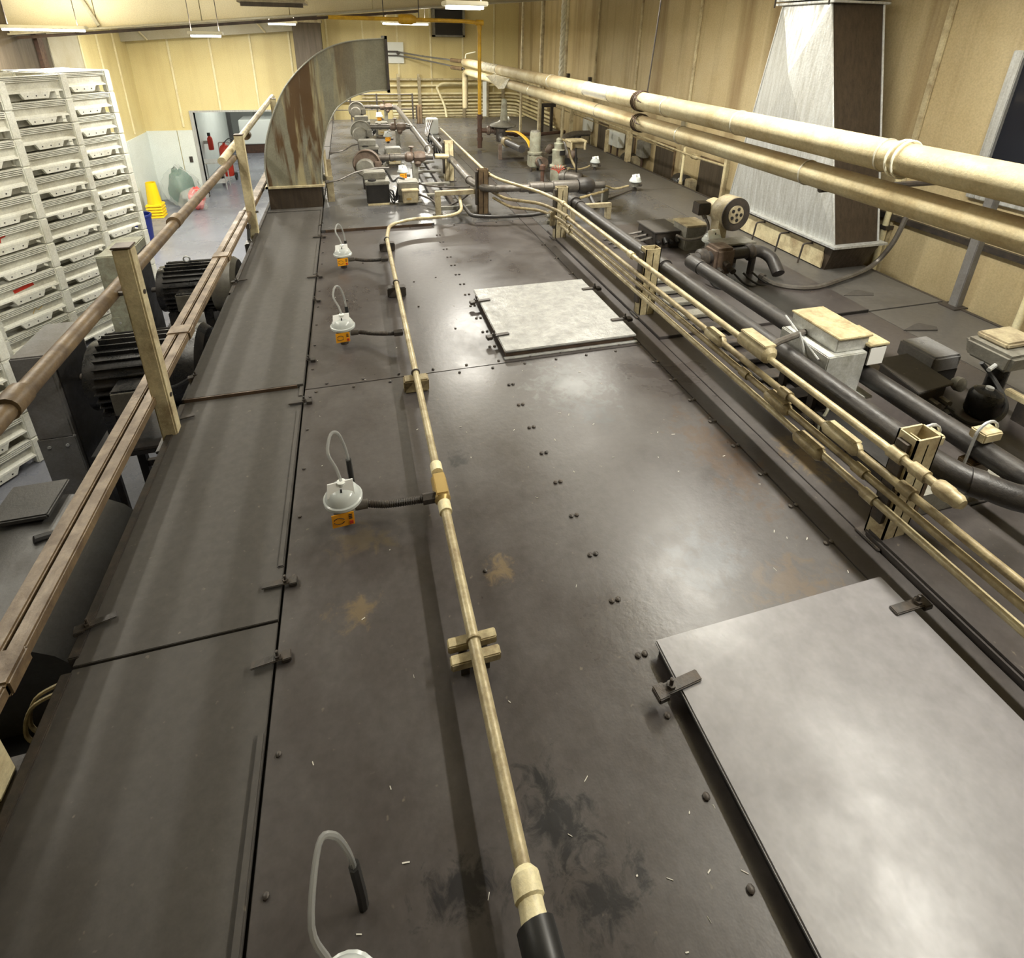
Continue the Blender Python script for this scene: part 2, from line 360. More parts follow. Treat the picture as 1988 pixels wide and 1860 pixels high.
# dark window in the right wall
W1 = struct('window_1', MB().box(XR-0.012, XR-0.004, 1.2, 3.40, 0.85, 1.93), 'window_dark', 'dark window in the right wall')
for p in ((1.2,3.39,0.80,0.86),(1.2,3.39,1.92,1.98),(3.39,3.47,0.80,1.98)):
    MB().box(XR-0.05, XR, p[0], p[1], p[2], p[3]).build('window_frame', 'galv', W1, bevel=0.006)
struct('baseboard_back', MB().box(DX1, XR, YB-0.02, YB, ZF, ZF+0.12), 'wall_white', 'pale skirting along the far wall')

# ================================================================== THE OVEN (its flat roof fills the picture)
OX0, OX1, OY0, OY1 = -1.07, 4.70, -2.0, 15.2
OV = thing('industrial_oven', 'long dark greasy tunnel oven whose flat steel roof fills the foreground', 'oven', (0,0,ZF))
MB().box(OX0+0.02, OX1-0.02, OY0, OY1, ZF, -0.03).build('body', 'black', OV)
GAP = 0.0025
def plate(x0, x1, y0, y1, h=0.0, mat='roof', bev=0.002):
    return MB().box(x0+GAP, x1-GAP, y0+GAP, y1-GAP, -0.032, h).build('roof_plate', mat, OV, bevel=bev)
# left walkway strip
ys = [OY0, 1.57, 3.10, 4.62, 6.12, 7.0, 9.2, 11.4, 13.4, OY1]
for i, (a, b) in enumerate(zip(ys[:-1], ys[1:])):
    plate(OX0, -0.413, a, b, 0.028 if i == 2 else 0.006 if i % 2 else 0.0, 'roof_side')
for a, b in zip([3.1], [4.62]):
    MB().box(OX0, -0.45, a-0.006, a+0.002, 0, 0.027).build('plate_edge', 'brown_edge', OV)
# middle field
for a, b in zip([OY0, 3.075, 6.10, 7.55, 9.35, 10.75, 12.6], [3.075, 6.10, 7.55, 9.35, 10.75, 12.6, OY1]):
    if a == 6.10:
        plate(-0.408, 0.83, a, b, 0.03, 'roof_far'); plate(0.83, 1.86, a, b, 0.0, 'roof_far')
        MB().box(-0.36, 0.80, a-0.006, a+0.002, 0, 0.03).build('plate_edge', 'brown_edge', OV)
    else:
        plate(-0.408, 1.86, a, b, 0.0, 'roof' if a < 6 else 'roof_far')
plate(1.86, 2.02, OY0, 6.1)
plate(1.86, 2.02, 6.1, OY1)
plate(2.02, 2.62, OY0, 1.34, 0.04, 'roof', 0.012)
for a, b, h in zip([1.34, 3.11, 5.6, 7.08, 8.47, 10.4, 12.6], [3.11, 5.6, 7.08, 8.47, 10.4, 12.6, OY1], [0, 0.02, 0, 0, 0, 0, 0]):
    plate(2.02, 3.92, a, b, h, 'roof' if a < 5 else 'roof_far'); plate(3.92, OX1, a, b, h*0.3, 'roof_dusty')
plate(2.62, OX1, OY0, 1.34)
MB().box(3.02, 3.90, 3.100, 3.112, 0, 0.022).build('plate_edge', 'black', OV)
# seam retaining bars on the left seam and the lip along the left edge
for a, b in ((-1.9, 0.55), (0.56, 1.20), (1.80, 2.86), (3.0, 4.26), (4.40, 4.76), (4.9, 5.85), (6.0, 7.02), (8.0, 11.0)):
    MB().box(-0.440, -0.415, a, b, -0.005, 0.013).build('seam_bar', 'roof_side', OV, bevel=0.004)
for a, b in ((-2.0, 1.55), (1.6, 3.08), (3.12, 4.60), (4.64, 7.0), (7.02, 11.0), (11.02, 15.1)):
    MB().box(OX0-0.022, OX0+0.012, a, b, -0.10, 0.012).build('edge_lip', 'dark_steel', OV, bevel=0.003)
MB().box(OX1-0.012, OX1+0.02, OY0, OY1, -0.10, 0.008).build('edge_lip', 'dark_steel', OV)
# bolts: one mesh, many heads
bolt0 = MB().lathe([(0.0105,0),(0.0105,0.006),(0.0075,0.0085),(0.001,0.0095)], (0,0,0), n=8).build('bolt', 'dark_steel', OV, org=(0,0,0))
first = [True]
def bolt(x, y, z=0.0, s=1.0):
    if first[0]: first[0] = False; o = bolt0
    else: o = copy_of(bolt0, OV)
    o.location = (x, y, z - ZF); o.scale = (s, s, s)
y = 1.115
while y < 3.0:
    bolt(0.812, y); bolt(0.838, y); y += 0.2135
for y in (3.3, 3.52, 3.74, 3.96, 4.18, 4.40, 4.62, 4.85, 5.07, 5.30, 5.52, 5.75): bolt(0.805, y); bolt(0.838, y)
for y in (0.92, 0.706, 0.511, 0.30): bolt(0.815, y)
for y in (1.338, 1.55, 1.763, 1.98, 2.19, 2.40, 2.62, 2.84, 3.16, 4.4, 4.8, 5.2): bolt(1.826, y); bolt(1.856, y)
for x in [-0.34+0.22*i for i in range(10)]: bolt(x, 3.035, s=0.9); bolt(x+0.06, 3.11, s=0.9)
for x in (-0.2, 0.05, 0.3, 0.55, 0.8, 1.05, 1.3, 1.55, 1.75): bolt(x, 6.06, s=0.9)
for y in [0.2+0.31*i for i in range(22)]: bolt(-0.372, y, s=0.8)
for x, y in ((0.0,5.1), (0.42,4.55), (0.62,4.6), (0.40,4.05), (1.45,5.1), (1.2,4.9), (-0.15,4.3), (0.25,3.7), (0.62,3.62), (0.37,1.58)): bolt(x, y, s=0.8)
# bolted-down seam clamps (plate, stud and nut) along the left seam, the left edge and beside the hatches
def clamp_mesh():
    a = MB().cbox((0.055,0,0.022), (0.17,0.045,0.012)).cbox((-0.045,0,0.012), (0.05,0.06,0.03))
    return a
cl0 = clamp_mesh().build('seam_clamp', 'dark_steel', OV, bevel=0.004, org=(0,0,0))
st0 = MB().lathe([(0.008,0.02),(0.008,0.075),(0.002,0.077)], (0,0,0), n=8).lathe([(0.018,0.028),(0.018,0.045)], (0,0,0), n=6).build('stud', 'dark_steel', cl0, org=(0,0,0))
cfirst = [True]
def clamp(x, y, rz, z=0.0, parent=None, s=1.0):
    par = parent or OV
    if cfirst[0] and parent is None: cfirst[0] = False; c = cl0
    else:
        c = copy_of(cl0, par); copy_of(st0, c)
    o = ORG[par.name] if par.name in ORG else Vector()
    c.location = Vector((x, y, z)) - o; c.rotation_euler = (0, 0, rz); c.scale = (s, s, s)
    return c
for y, rz in ((5.93, PI), (4.83, PI), (4.33, PI), (3.40, PI), (2.93, PI), (1.72, PI), (1.42, PI+0.1), (6.35, 0.1)): clamp(-0.40, y, rz, 0.004, None, 0.62)
for y in (4.87, 3.36, 2.92, 1.71): clamp(OX0+0.005, y, 0.25, 0.008, None, 0.62)
# ---------------------------------------------------------------- the two clamped hatches
def hatch(x0, x1, y0, y1, h, mat, label, clamps):
    t = thing('access_hatch', label, 'hatch', ((x0+x1)/2, (y0+y1)/2, 0))
    MB().box(x0+0.012, x1-0.012, y0+0.012, y1-0.012, 0.0, h-0.016).build('insulated_body', 'brown_edge' if y0 > 1 else 'black', t, bevel=0.004)
    MB().box(x0, x1, y0, y1, h-0.018, h).build('lid', mat, t, bevel=0.005)
    MB().box(x0-0.008, x1+0.008, y0-0.02, y0+0.012, 0.0, 0.010).build('sill', 'hatch_top', t, bevel=0.003)
    for cx, cy_, rz in clamps: clamp(cx, cy_, rz, 0.046, t, 0.8)
    return t
H1 = hatch(0.868, 1.842, 3.125, 4.15, 0.058, 'hatch_top', 'pale raised square hatch cover clamped down in the middle of the roof',
      [(0.845,3.91,0.1),(0.845,3.34,0.1),(1.865,3.93,PI),(1.865,3.36,PI)])
H2 = hatch(0.873, 1.868, -0.35, 1.118, 0.058, 'hatch_grey', 'broad light grey hatch panel nearest the camera with a black left edge',
      [(0.842,0.962,0.1),(1.892,0.985,PI)])

# ================================================================== DUCTS
def catmull(P, k=5):
    out = []
    for i in range(len(P)-1):
        p0, p1, p2, p3 = (Vector(P[max(i-1,0)]), Vector(P[i]), Vector(P[i+1]), Vector(P[min(i+2,len(P)-1)]))
        for j in range(k):
            t = j/k
            out.append(0.5*((2*p1) + (p2-p0)*t + (2*p0-5*p1+4*p2-p3)*t*t + (3*p1-p0-3*p2+p3)*t**3))
    out.append(Vector(P[-1])); return out
EY0, EY1 = 7.13, 7.72
outer = catmull([(-1.02,0.285),(-1.02,0.55),(-0.975,0.80),(-0.895,1.035),(-0.80,1.24),(-0.68,1.44),(-0.49,1.645),(-0.245,1.825),(0.055,1.93),(0.48,1.972)])
inner = catmull([(-0.40,0.285),(-0.39,0.47),(-0.345,0.72),(-0.262,0.99),(-0.15,1.185),(-0.03,1.28),(0.06,1.33),(0.22,1.382),(0.35,1.395),(0.48,1.40)])
el = thing('elbow_duct', 'rust streaked sheet metal elbow duct rising from the left side of the roof', 'duct', (-0.72, 7.42, 0))
n = len(outer)
def side(y):
    b = MB()
    V = [(p[0], y, p[1]) for p in outer] + [(p[0], y, p[1]) for p in inner]
    b.add(V + [(v[0], y+0.006, v[2]) for v in V], [])
    q = 2*n
    for i in range(n-1):
        b.f.append((i, i+1, n+i+1, n+i)); b.f.append((q+i, q+n+i, q+n+i+1, q+i+1))
        b.f.append((i, q+i, q+i+1, i+1)); b.f.append((n+i, n+i+1, q+n+i+1, q+n+i))
    b.f.append((0, n, q+n, q)); b.f.append((n-1, q+n-1, q+2*n-1, 2*n-1))
    return b
side(EY0).build('side_sheet', 'elbow_sheet', el); side(EY1-0.006).build('side_sheet', 'elbow_sheet', el)
def skin(curve, off):
    b = MB()
    for i, p in enumerate(curve): b.v += [(p[0],EY0,p[1]),(p[0],EY1,p[1]),(p[0]+off[0],EY0,p[1]+off[1]),(p[0]+off[0],EY1,p[1]+off[1])]
    for i in range(len(curve)-1):
        a, c = 4*i, 4*i+4
        b.f += [(a,a+1,c+1,c),(a+2,c+2,c+3,a+3),(a,c,c+2,a+2),(a+1,a+3,c+3,c+1)]
    return b
skin(outer, (0.004,-0.004)).build('back_sheet', 'elbow_clean', el); skin(inner, (-0.004,0.004)).build('throat_sheet', 'elbow_clean', el)
for curve, dx in ((outer, -0.006), (inner, 0.006)):
    MB().tube([(p[0]+dx*0.3, EY0-0.004, p[1]-dx*0.3) for p in curve], 0.009, 6).build('edge_seam', 'elbow_clean', el)
MB().box(-1.05,-0.41,EY0-0.035,EY0,0.268,0.292).box(-1.05,-0.41,EY1,EY1+0.03,0.268,0.292).box(-1.055,-1.02,EY0-0.035,EY1+0.03,0.268,0.292).box(-0.41,-0.37,EY0-0.035,EY1+0.03,0.268,0.292).build('flange', 'cream_paint', el)
e = 0.02
MB().box(0.465,0.495,EY0-e,EY0+0.004,1.37,2.0).box(0.465,0.495,EY1-0.004,EY1+e,1.37,2.0).box(0.465,0.495,EY0-e,EY1+e,1.965,2.0).box(0.465,0.495,EY0-e,EY1+e,1.37,1.402).build('outlet_rim', 'dark_steel', el)
cb = MB()
for (a,b,c,d) in ((-1.03,-0.42,7.13,7.15),(-1.03,-0.42,7.70,7.72),(-1.03,-1.01,7.15,7.70),(-0.44,-0.42,7.15,7.70)): cb.box(a,b,c,d,0.0,0.268)
cb.build('base_collar', 'galv_dark_shade', el)
# pale stand-off panel and brackets right of the elbow's collar
bk = thing('bracket_plate', 'pale upright bracket plate hugging the right side of the elbow duct', 'bracket', (-0.33,7.3,0))
MB().box(-0.36,-0.345,7.25,7.7,0.0,0.62).build('plate', 'cream_paint', bk, bevel=0.004)
MB().box(-0.36,-0.27,7.25,7.27,0.0,0.36).build('rib', 'machine_tan', bk, bevel=0.003); MB().box(-0.36,-0.29,7.6,7.62,0.0,0.5).build('rib', 'machine_tan', bk, bevel=0.003)

# galvanised transition duct on the right
gd = thing('transition_duct', 'tall galvanised duct widening downward on the right edge of the roof', 'duct', (4.47,4.65,0))
zb, zt = 0.28, 2.34
bq = [(4.22,3.87,zb),(4.73,3.87,zb),(4.73,5.45,zb),(4.22,5.45,zb)]; tq = [(4.22,4.52,zt),(4.75,4.47,zt),(4.75,5.13,zt),(4.22,5.13,zt)]
# the wide bright side folds along two creases into a triangle
pA, pB, pC, pD = Vector(bq[0]), Vector(bq[3]), Vector(tq[3]), Vector(tq[0])
mid = Vector((4.145, 4.80, 1.72))
MB().add([pA,pB,pC,pD,mid], [(0,4,1),(1,4,2),(2,4,3),(3,4,0)]).add([p+Vector((0.012,0,0)) for p in (pA,pB,pC,pD,mid)], [(0,1,4),(1,2,4),(2,3,4),(3,0,4)]).build('side_panel', 'galv', gd, smooth=False)
def sheet(a,b,c,d,th,name,mat,par):
    a,b,c,d = map(Vector,(a,b,c,d)); nrm = (b-a).cross(d-a).normalized()*th
    return MB().hexa([a,b,c,d],[a+nrm,b+nrm,c+nrm,d+nrm]).build(name, mat, par, smooth=False)
sheet(bq[0],bq[1],tq[1],tq[0],-0.012,'front_panel','galv_dark_shade',gd)  # same galvanised duct; shade of the camera side is put into its colour
sheet(bq[1],bq[2],tq[2],tq[1],-0.012,'wall_panel','galv_dark_shade',gd)
sheet(bq[2],bq[3],tq[3],tq[2],-0.012,'rear_panel','galv',gd)
MB().tube([bq[0],tq[0]],0.012,6).tube([bq[3],tq[3]],0.012,6).tube([bq[1],tq[1]],0.012,6).build('corner_seam','galv',gd)
MB().box(4.17,4.80,4.44,5.19,zt,zt+0.02).box(4.17,4.80,4.44,5.19,zt+0.035,zt+0.055).build('flange','galv',gd,bevel=0.004)
MB().box(4.22,4.75,4.50,5.13,zt+0.055,3.36).build('upper_duct','galv',gd)
for y in (4.47, 5.16): MB().cyl((4.14,y,zt-0.02),(4.14,y,zt+0.08),0.008,n=6).build('stud','dark_steel',gd)
MB().box(4.16,4.78,3.80,3.87,zb-0.02,zb+0.0).box(4.16,4.22,3.87,5.45,zb-0.02,zb).box(4.16,4.78,5.45,5.52,zb-0.02,zb).box(4.72,4.78,3.87,5.45,zb-0.02,zb).build('base_flange','galv',gd)
MB().hexa([(4.24,3.93,0),(4.69,3.93,0),(4.69,5.40,0),(4.24,5.40,0)],[(4.20,3.84,zb-0.02),(4.74,3.84,zb-0.02),(4.74,5.48,zb-0.02),(4.20,5.48,zb-0.02)]).build('base_collar','galv_dark_shade',gd)
MB().box(4.205,4.222,3.95,5.40,0.02,0.25).build('rusty_skirt','cream_paint',gd)
for y in (4.1,4.42,4.78,5.2):
    MB().tube([(4.21,y,0.22),(4.10,y,0.22),(4.09,y+0.01,0.02)],0.009,6,bend=0.02).build('hook_bolt','dark_steel',gd)

# ================================================================== OVERHEAD PIPES
def big_pipe(label, x, z, r, y0, y1, joints, foil):
    t = thing('insulated_pipe', label, 'pipe', (x, y0, z))
    cuts = [y0] + joints + [y1]
    for i, (a, b) in enumerate(zip(cuts[:-1], cuts[1:])):
        MB().cyl((x,a+0.004,z),(x,b-0.004,z), r*(1.0 if i % 2 else 0.985), n=28).build('jacket', 'insul_foil' if i in foil else 'insul', t)
    for y in joints: MB().torus((x,y,z),(0,1,0),r,0.006,28,6).build('band','insul_foil',t)
    return t
PX = 3.0
up = big_pipe('upper of the two fat cream insulated pipes running overhead', PX, 1.405, 0.094, -1.2, 15.2, [2.55,3.9,5.0,6.25,7.0,8.4,11.6,12.9], {4,7})
MB().cyl((PX,15.2,1.405),(PX,15.3,1.405),0.075,0.05,n=20).build('end_cap','insul',up)
MB().tube([(PX,15.1,1.48),(PX+0.02,15.12,1.60),(PX+0.25,15.0,1.66)],0.014,6,bend=0.04).build('bleed_valve','rope',up)
lo = big_pipe('lower of the two fat cream insulated pipes running overhead', PX, 1.182, 0.083, -1.2, 14.6, [3.1,4.7,6.6,9.4,11.0], {})
MB().tube([(PX,14.55,1.18),(PX,14.9,1.18),(PX-0.02,15.05,1.1),(PX-0.02,15.05,0.28)],0.075,16,bend=0.15).build('drop_leg','insul',lo)
MB().lathe([(0.075,0),(0.06,-0.03),(0.02,-0.05)],(PX-0.02,15.05,0.28),n=16).build('leg_cap','insul',lo)
# saddle shield and hanger ties
sh = thing('pipe_shield', 'bent galvanised shield tucked between the two pipes near their far end', 'shield', (PX,11.2,1.27))
MB().hexa([(PX-0.10,10.7,1.27),(PX-0.02,10.7,1.30),(PX-0.02,11.9,1.30),(PX-0.10,11.9,1.27)],[(PX-0.22,10.8,1.10),(PX-0.13,10.7,1.11),(PX-0.13,11.9,1.28),(PX-0.21,11.9,1.27)]).build('sheet','insul_foil',sh)
def tie(label, y, z, r, mat, strands=2, knot=False):
    t = thing('tie_wire', label, 'wire', (PX, y, z))
    for k in range(strands): MB().torus((PX, y+0.03*k, z), (0.12*k,1,0.05), r+0.008, 0.007, 24, 6).build('loop', mat, t)
    if knot:
        for k in range(3): MB().tube([(PX-0.09,y,z+0.06),(PX-0.13,y-0.05*k,z+0.09-0.03*k),(PX-0.11,y-0.1-0.03*k,z+0.01)],0.006,5,bend=0.03).build('loose_end', mat, t)
    return t
tie('dark wire tie and hanger cable around the upper overhead pipe', 5.52, 1.405, 0.096, 'brown_edge', 3, True)
tie('dark wire tie around the lower overhead pipe', 5.50, 1.182, 0.085, 'brown_edge', 3, True)
tie('white rope tied round the upper overhead pipe near the right edge', 2.42, 1.405, 0.098, 'rope', 2)
hc = thing('hanger_cable', 'thin dark cable holding the overhead pipe from the ceiling', 'cable', (PX,5.5,1.5)); MB().tube([(PX+0.03,5.5,1.49),(PX+0.12,5.5,3.3)],0.007,6).build('cable','dark_steel',hc)
# ropes and tubes that hang from the ceiling at the far right
for x, y, r, z0, lab, mt in ((3.60,12.0,0.030,0.02,'leftmost pale vertical drop pipe at the far right of the roof','cream_paint'),(4.03,12.0,0.045,0.02,'thick pale vertical drop pipe at the far right of the roof','cream_paint'),(4.2,11.0,0.030,0.02,'slim pale vertical drop pipe beside the knotted rope','cream_paint')):
    tt = thing('drop_pipe', lab, 'pipe', (x,y,0)); MB().cyl((x,y,z0),(x,y,3.3),r,n=10).build('pipe',mt,tt); MB().lathe([(r*1.9,0),(r*1.9,0.03),(r*1.2,0.05)],(x,y,0),n=10).build('foot','dark_steel',tt)
rp = thing('knotted_rope', 'thick white knotted rope hanging behind the overhead pipes', 'rope', (4.45,11.9,0.95))
b = MB()
for s_ in range(3):
    b.tube([(4.45+0.03*math.cos(k*0.8+s_*2.1), 11.9+0.03*math.sin(k*0.8+s_*2.1), 0.95+k*0.045) for k in range(54)], 0.032, 6)
b.build('strands','rope',rp)

# ================================================================== GUARD RAIL ON THE LEFT EDGE
gr = thing('guard_rail', 'cream and rust coloured guard rail along the left edge of the roof', 'railing', (-1.12,2.84,0))
def rpost(x, y, z0, z1, w_):
    p = MB().box(x-w_/2,x+w_/2,y-w_/2,y+w_/2,z0,z1).build('post','cream_paint',gr,bevel=0.008)
    MB().box(x-w_/2-0.003,x+w_/2+0.003,y-w_/2-0.003,y+w_/2+0.003,z1-0.004,z1+0.006).build('post_cap','brown_edge',p,bevel=0.003)
    MB().box(x-0.07,x+0.075,y-0.08,y+0.08,z0-0.012,z0+0.005).build('foot_plate','dark_steel',p,bevel=0.003)
rpost(-1.075,2.84,-0.06,1.07,0.078); rpost(-1.10,6.25,-0.06,1.05,0.085); rpost(-1.15,9.85,-0.06,1.05,0.085); rpost(-1.16,1.26,-0.02,1.07,0.095)
def rail(name, pts, r, mat, coup=()):
    o = MB().tube(pts, r, 14).build(name, mat, gr)
    for y in coup: MB().cyl((pts[0][0],y-0.05,pts[0][2]),(pts[0][0],y+0.05,pts[0][2]),r*1.3,n=14).build('coupling','rail_brown',o)
rail('top_rail', [(-1.175,-1.0,0.84),(-1.175,2.83,0.832),(-1.175,6.22,0.825)], 0.034, 'rail_brown', (1.95,4.0))
rail('top_rail', [(-1.215,5.85,0.865),(-1.215,8.4,0.955),(-1.215,10.4,1.03)], 0.038, 'cream_paint', (7.4,))
for dx, mt in ((-0.035,'rail_brown'),(0.03,'rail_brown')):
    MB().box(-1.150+dx-0.027,-1.150+dx+0.027,-1.0,6.26,0.212,0.26).build('mid_rail',mt,gr,bevel=0.006)
MB().box(-1.19,-1.10,6.26,10.2,0.20,0.26).build('mid_rail','rail_brown',gr,bevel=0.006)
for y in (1.42,3.55,4.9): MB().box(-1.217,-1.085,y-0.06,y+0.06,0.205,0.267).build('splice_plate','rail_brown',gr,bevel=0.008)
for y, z in ((2.84,0.832),(2.84,0.236),(6.25,0.236)): MB().cyl((-1.030,y,z),(-1.19,y,z),0.012,n=8).build('bolt','dark_steel',gr)

# ================================================================== CRATES
CW, CD, CH = 0.92, 0.98, 0.3225
cr = thing('plastic_bin', 'x', 'crate', (0,0,0))
zf0 = 0.118; REC = 0.05
b = MB(); t_ = 0.02
b.box(0.03,CW-0.03,REC,REC+t_,zf0,CH-0.004).box(0.03,CW-0.03,CD-REC-t_,CD-REC,zf0,CH-0.004).box(REC,REC+t_,0.05,CD-0.05,zf0,CH-0.004).box(CW-REC-t_,CW-REC,0.05,CD-0.05,zf0,CH-0.004).box(0.03,CW-0.03,0.03,CD-0.03,zf0-0.012,zf0)
b.build('body','crate_face',cr,org=(0,0,0))
for (x,y) in ((0,0),(CW-0.10,0),(0,CD-0.10),(CW-0.10,CD-0.10)):
    MB().box(x,x+0.10,y,y+0.10,0,CH-0.004).build('corner_post','crate_white',cr,bevel=0.012,org=(0,0,0))
for k in range(4):
    z = 0.243+0.0205*k
    MB().box(0.095,CW-0.095,0.010,REC+0.005,z,z+0.0095).box(CW-REC-0.005,CW-0.010,0.095,CD-0.095,z,z+0.0095).build('rim_rib','crate_white',cr,org=(0,0,0))
MB().hexa([(0.095,0.0,0.106),(CW-0.095,0.0,0.106),(CW-0.095,REC+0.005,0.106),(0.095,REC+0.005,0.106)],[(0.120,0.004,0.128),(CW-0.120,0.004,0.128),(CW-0.105,REC+0.005,0.150),(0.105,REC+0.005,0.150)]).build('base_ledge','crate_white',cr,org=(0,0,0))
ru = MB().hexa([(0.31,0.002,0.030),(CW-0.31,0.002,0.030),(CW-0.31,0.05,0.030),(0.31,0.05,0.030)],[(0.27,0.002,0.108),(CW-0.27,0.002,0.108),(CW-0.27,0.05,0.108),(0.27,0.05,0.108)]).build('runner','crate_white',cr,org=(0,0,0))
b = MB()
for x in (0.35,0.46,0.57): b.cyl((x,0.0005,0.065),(x,0.004,0.065),0.009,n=8)
tag(b.build('drain_holes','print',ru,org=(0,0,0)), kind='stuff')
MB().box(0.28,CW-0.28,CD-0.06,CD-0.01,0.03,0.108).build('runner','crate_white',cr,org=(0,0,0))
MB().box(0.10,CW-0.10,0.16,0.19,0.002,0.106).build('pocket_light_block','crate_face',cr,org=(0,0,0))  # set-back blocks added to stop light leaking through the fork pockets
MB().box(CW-0.19,CW-0.16,0.19,CD-0.10,0.002,0.106).build('pocket_light_block','crate_face',cr,org=(0,0,0))
CR_ANG = PI/2 - math.radians(33)     # local +x runs 33 degrees off the aisle direction
dvec = Vector((math.cos(CR_ANG), math.sin(CR_ANG), 0)); nvec = Vector((dvec.y, -dvec.x, 0))
stacks = [('nearest', (-3.57,6.13), 9), ('second', (-3.74,7.95), 12), ('third', (-3.69,9.40), 12), ('farthest', (-3.53,10.42), 12)]
ordn = ['bottom','second','third','fourth','fifth','sixth','seventh','eighth','ninth','tenth','eleventh','twelfth']
firstc = True
for si, (sn, (cx, cy_), cnt) in enumerate(stacks):
    corner = Vector((cx, cy_, 0)) - dvec*CW + (dvec*0.03 - nvec*0.0 if si == 3 else Vector())
    for k in range(cnt):
        jit = random.uniform(-0.006, 0.006)
        lab = 'white plastic bin, %s, in the %s crate stack' % ('topmost' if k == cnt-1 else ordn[k] + (' from the floor' if k else ' one on the floor'), sn)
        loc = (corner.x + nvec.x*jit, corner.y + nvec.y*jit, ZF + k*CH)
        if firstc: c = cr; c.location = loc; c.rotation_euler = (0,0,CR_ANG); c['label'] = lab; firstc = False; c['group'] = 'stacked plastic bins'
        else: c = dup(cr, loc, CR_ANG, lab, 'stacked plastic bins')
        if si == 1 and k in (6, 4, 3):   # hand-painted marks on three of the bins
            if k == 6: mk = MB().prism([(0.25,0.20),(0.45,0.232),(0.45,0.215),(0.395,0.205),(0.385,0.16),(0.34,0.155),(0.35,0.19)], lambda p:(p[0],REC-0.0025,p[1]), lambda p:(p[0],REC-0.0005,p[1]))
            elif k == 4: mk = MB().prism([(0.34,0.165),(0.33,0.21),(0.56,0.235),(0.57,0.19)], lambda p:(p[0],REC-0.0025,p[1]), lambda p:(p[0],REC-0.0005,p[1]))
            else: mk = MB().tube([(0.46,REC-0.001,0.16),(0.50,REC-0.001,0.22),(0.53,REC-0.001,0.18),(0.58,REC-0.001,0.21)],0.006,4)
            mk.build('painted_mark','red' if k > 3 else 'brass',c,org=(0,0,0))

# ================================================================== FAN MOTORS BESIDE THE OVEN (LEFT)
def fan_motor(label, x0, x1, y, z, r, cowl_mat, eye=True):
    t = thing('fan_motor', label, 'motor', ((x0+x1)/2, y, z-r-0.18))
    L = x1-x0; b = MB(); n = 30
    for i in range(n):
        a = 2*PI*i/n; u = Vector((0, math.cos(a), math.sin(a)))
        wv = Vector((0,-u.z,u.y))*0.008
        P = [Vector((x0+0.12*L,y,z))+u*(r*0.84)+wv, Vector((x0+0.12*L,y,z))+u*(r*0.84)-wv]
        Q = [Vector((x0+0.12*L,y,z))+u*r-wv*0.6, Vector((x0+0.12*L,y,z))+u*r+wv*0.6]
        d = Vector((0.56*L,0,0))
        b.hexa([P[0],P[1],Q[0],Q[1]],[P[0]+d,P[1]+d,Q[0]+d,Q[1]+d])
    MB().lathe([(r*0.3,0),(r*0.86,0.03),(r*0.86,0.10*L),(r*0.86,0.70*L)],(x0,y,z),(1,0,0),28).build('stator','motor',t)
    b.build('cooling_fins','motor',t,smooth=False)
    MB().lathe([(r*1.02,0.68*L),(r*1.04,0.70*L),(r*1.04,0.92*L),(r*0.9,0.98*L),(r*0.5,L)],(x0,y,z),(1,0,0),28).build('fan_cowl',cowl_mat,t)
    MB().lathe([(0.03,-0.10),(0.03,0.02)],(x0,y,z),(1,0,0),12).build('shaft','dark_steel',t)
    tb = MB().box(x0+0.30*L,x0+0.58*L,y-r-0.14,y-r*0.75,z-0.12,z+0.10).build('terminal_box','motor',t,bevel=0.012)
    MB().box(x0+0.31*L,x0+0.57*L,y-r-0.152,y-r-0.14,z-0.11,z+0.09).build('box_lid','motor_cowl',tb,bevel=0.004)
    for k in (0.18,0.60): MB().box(x0+k*L-0.05,x0+k*L+0.05,y-r*0.95,y+r*0.95,z-r-0.18,z-r*0.6).build('foot','motor',t,bevel=0.01)
    MB().box(x0+0.05*L,x0+0.75*L,y-r*1.1,y+r*1.1,z-r-0.205,z-r-0.18).build('base_plate','dark_steel',t)
    if eye:
        MB().torus((x0+0.38*L,y,z+r+0.04),(0,1,0.2),0.035,0.009,16,6).build('lifting_eye','galv',t)
    return t
def stand(label, x0, x1, y0, y1, zt):
    t = thing('motor_stand', label, 'stand', ((x0+x1)/2,(y0+y1)/2,ZF))
    MB().box(x0,x1,y0,y1,zt-0.05,zt).build('table_plate','black',t,bevel=0.006)
    for x in (x0+0.04,x1-0.04):
        for y in (y0+0.04,y1-0.04): MB().box(x-0.035,x+0.035,y-0.035,y+0.035,ZF,zt-0.05).build('leg','black',t)
    for y in (y0+0.04,y1-0.04): MB().box(x0,x1,y-0.02,y+0.02,zt-0.75,zt-0.68).build('brace','dark_steel',t)
    MB().box(x0,x0+0.05,y0,y1,zt-0.16,zt-0.05).box(x1-0.05,x1,y0,y1,zt-0.16,zt-0.05).build('edge_beam','black',t)
    return t
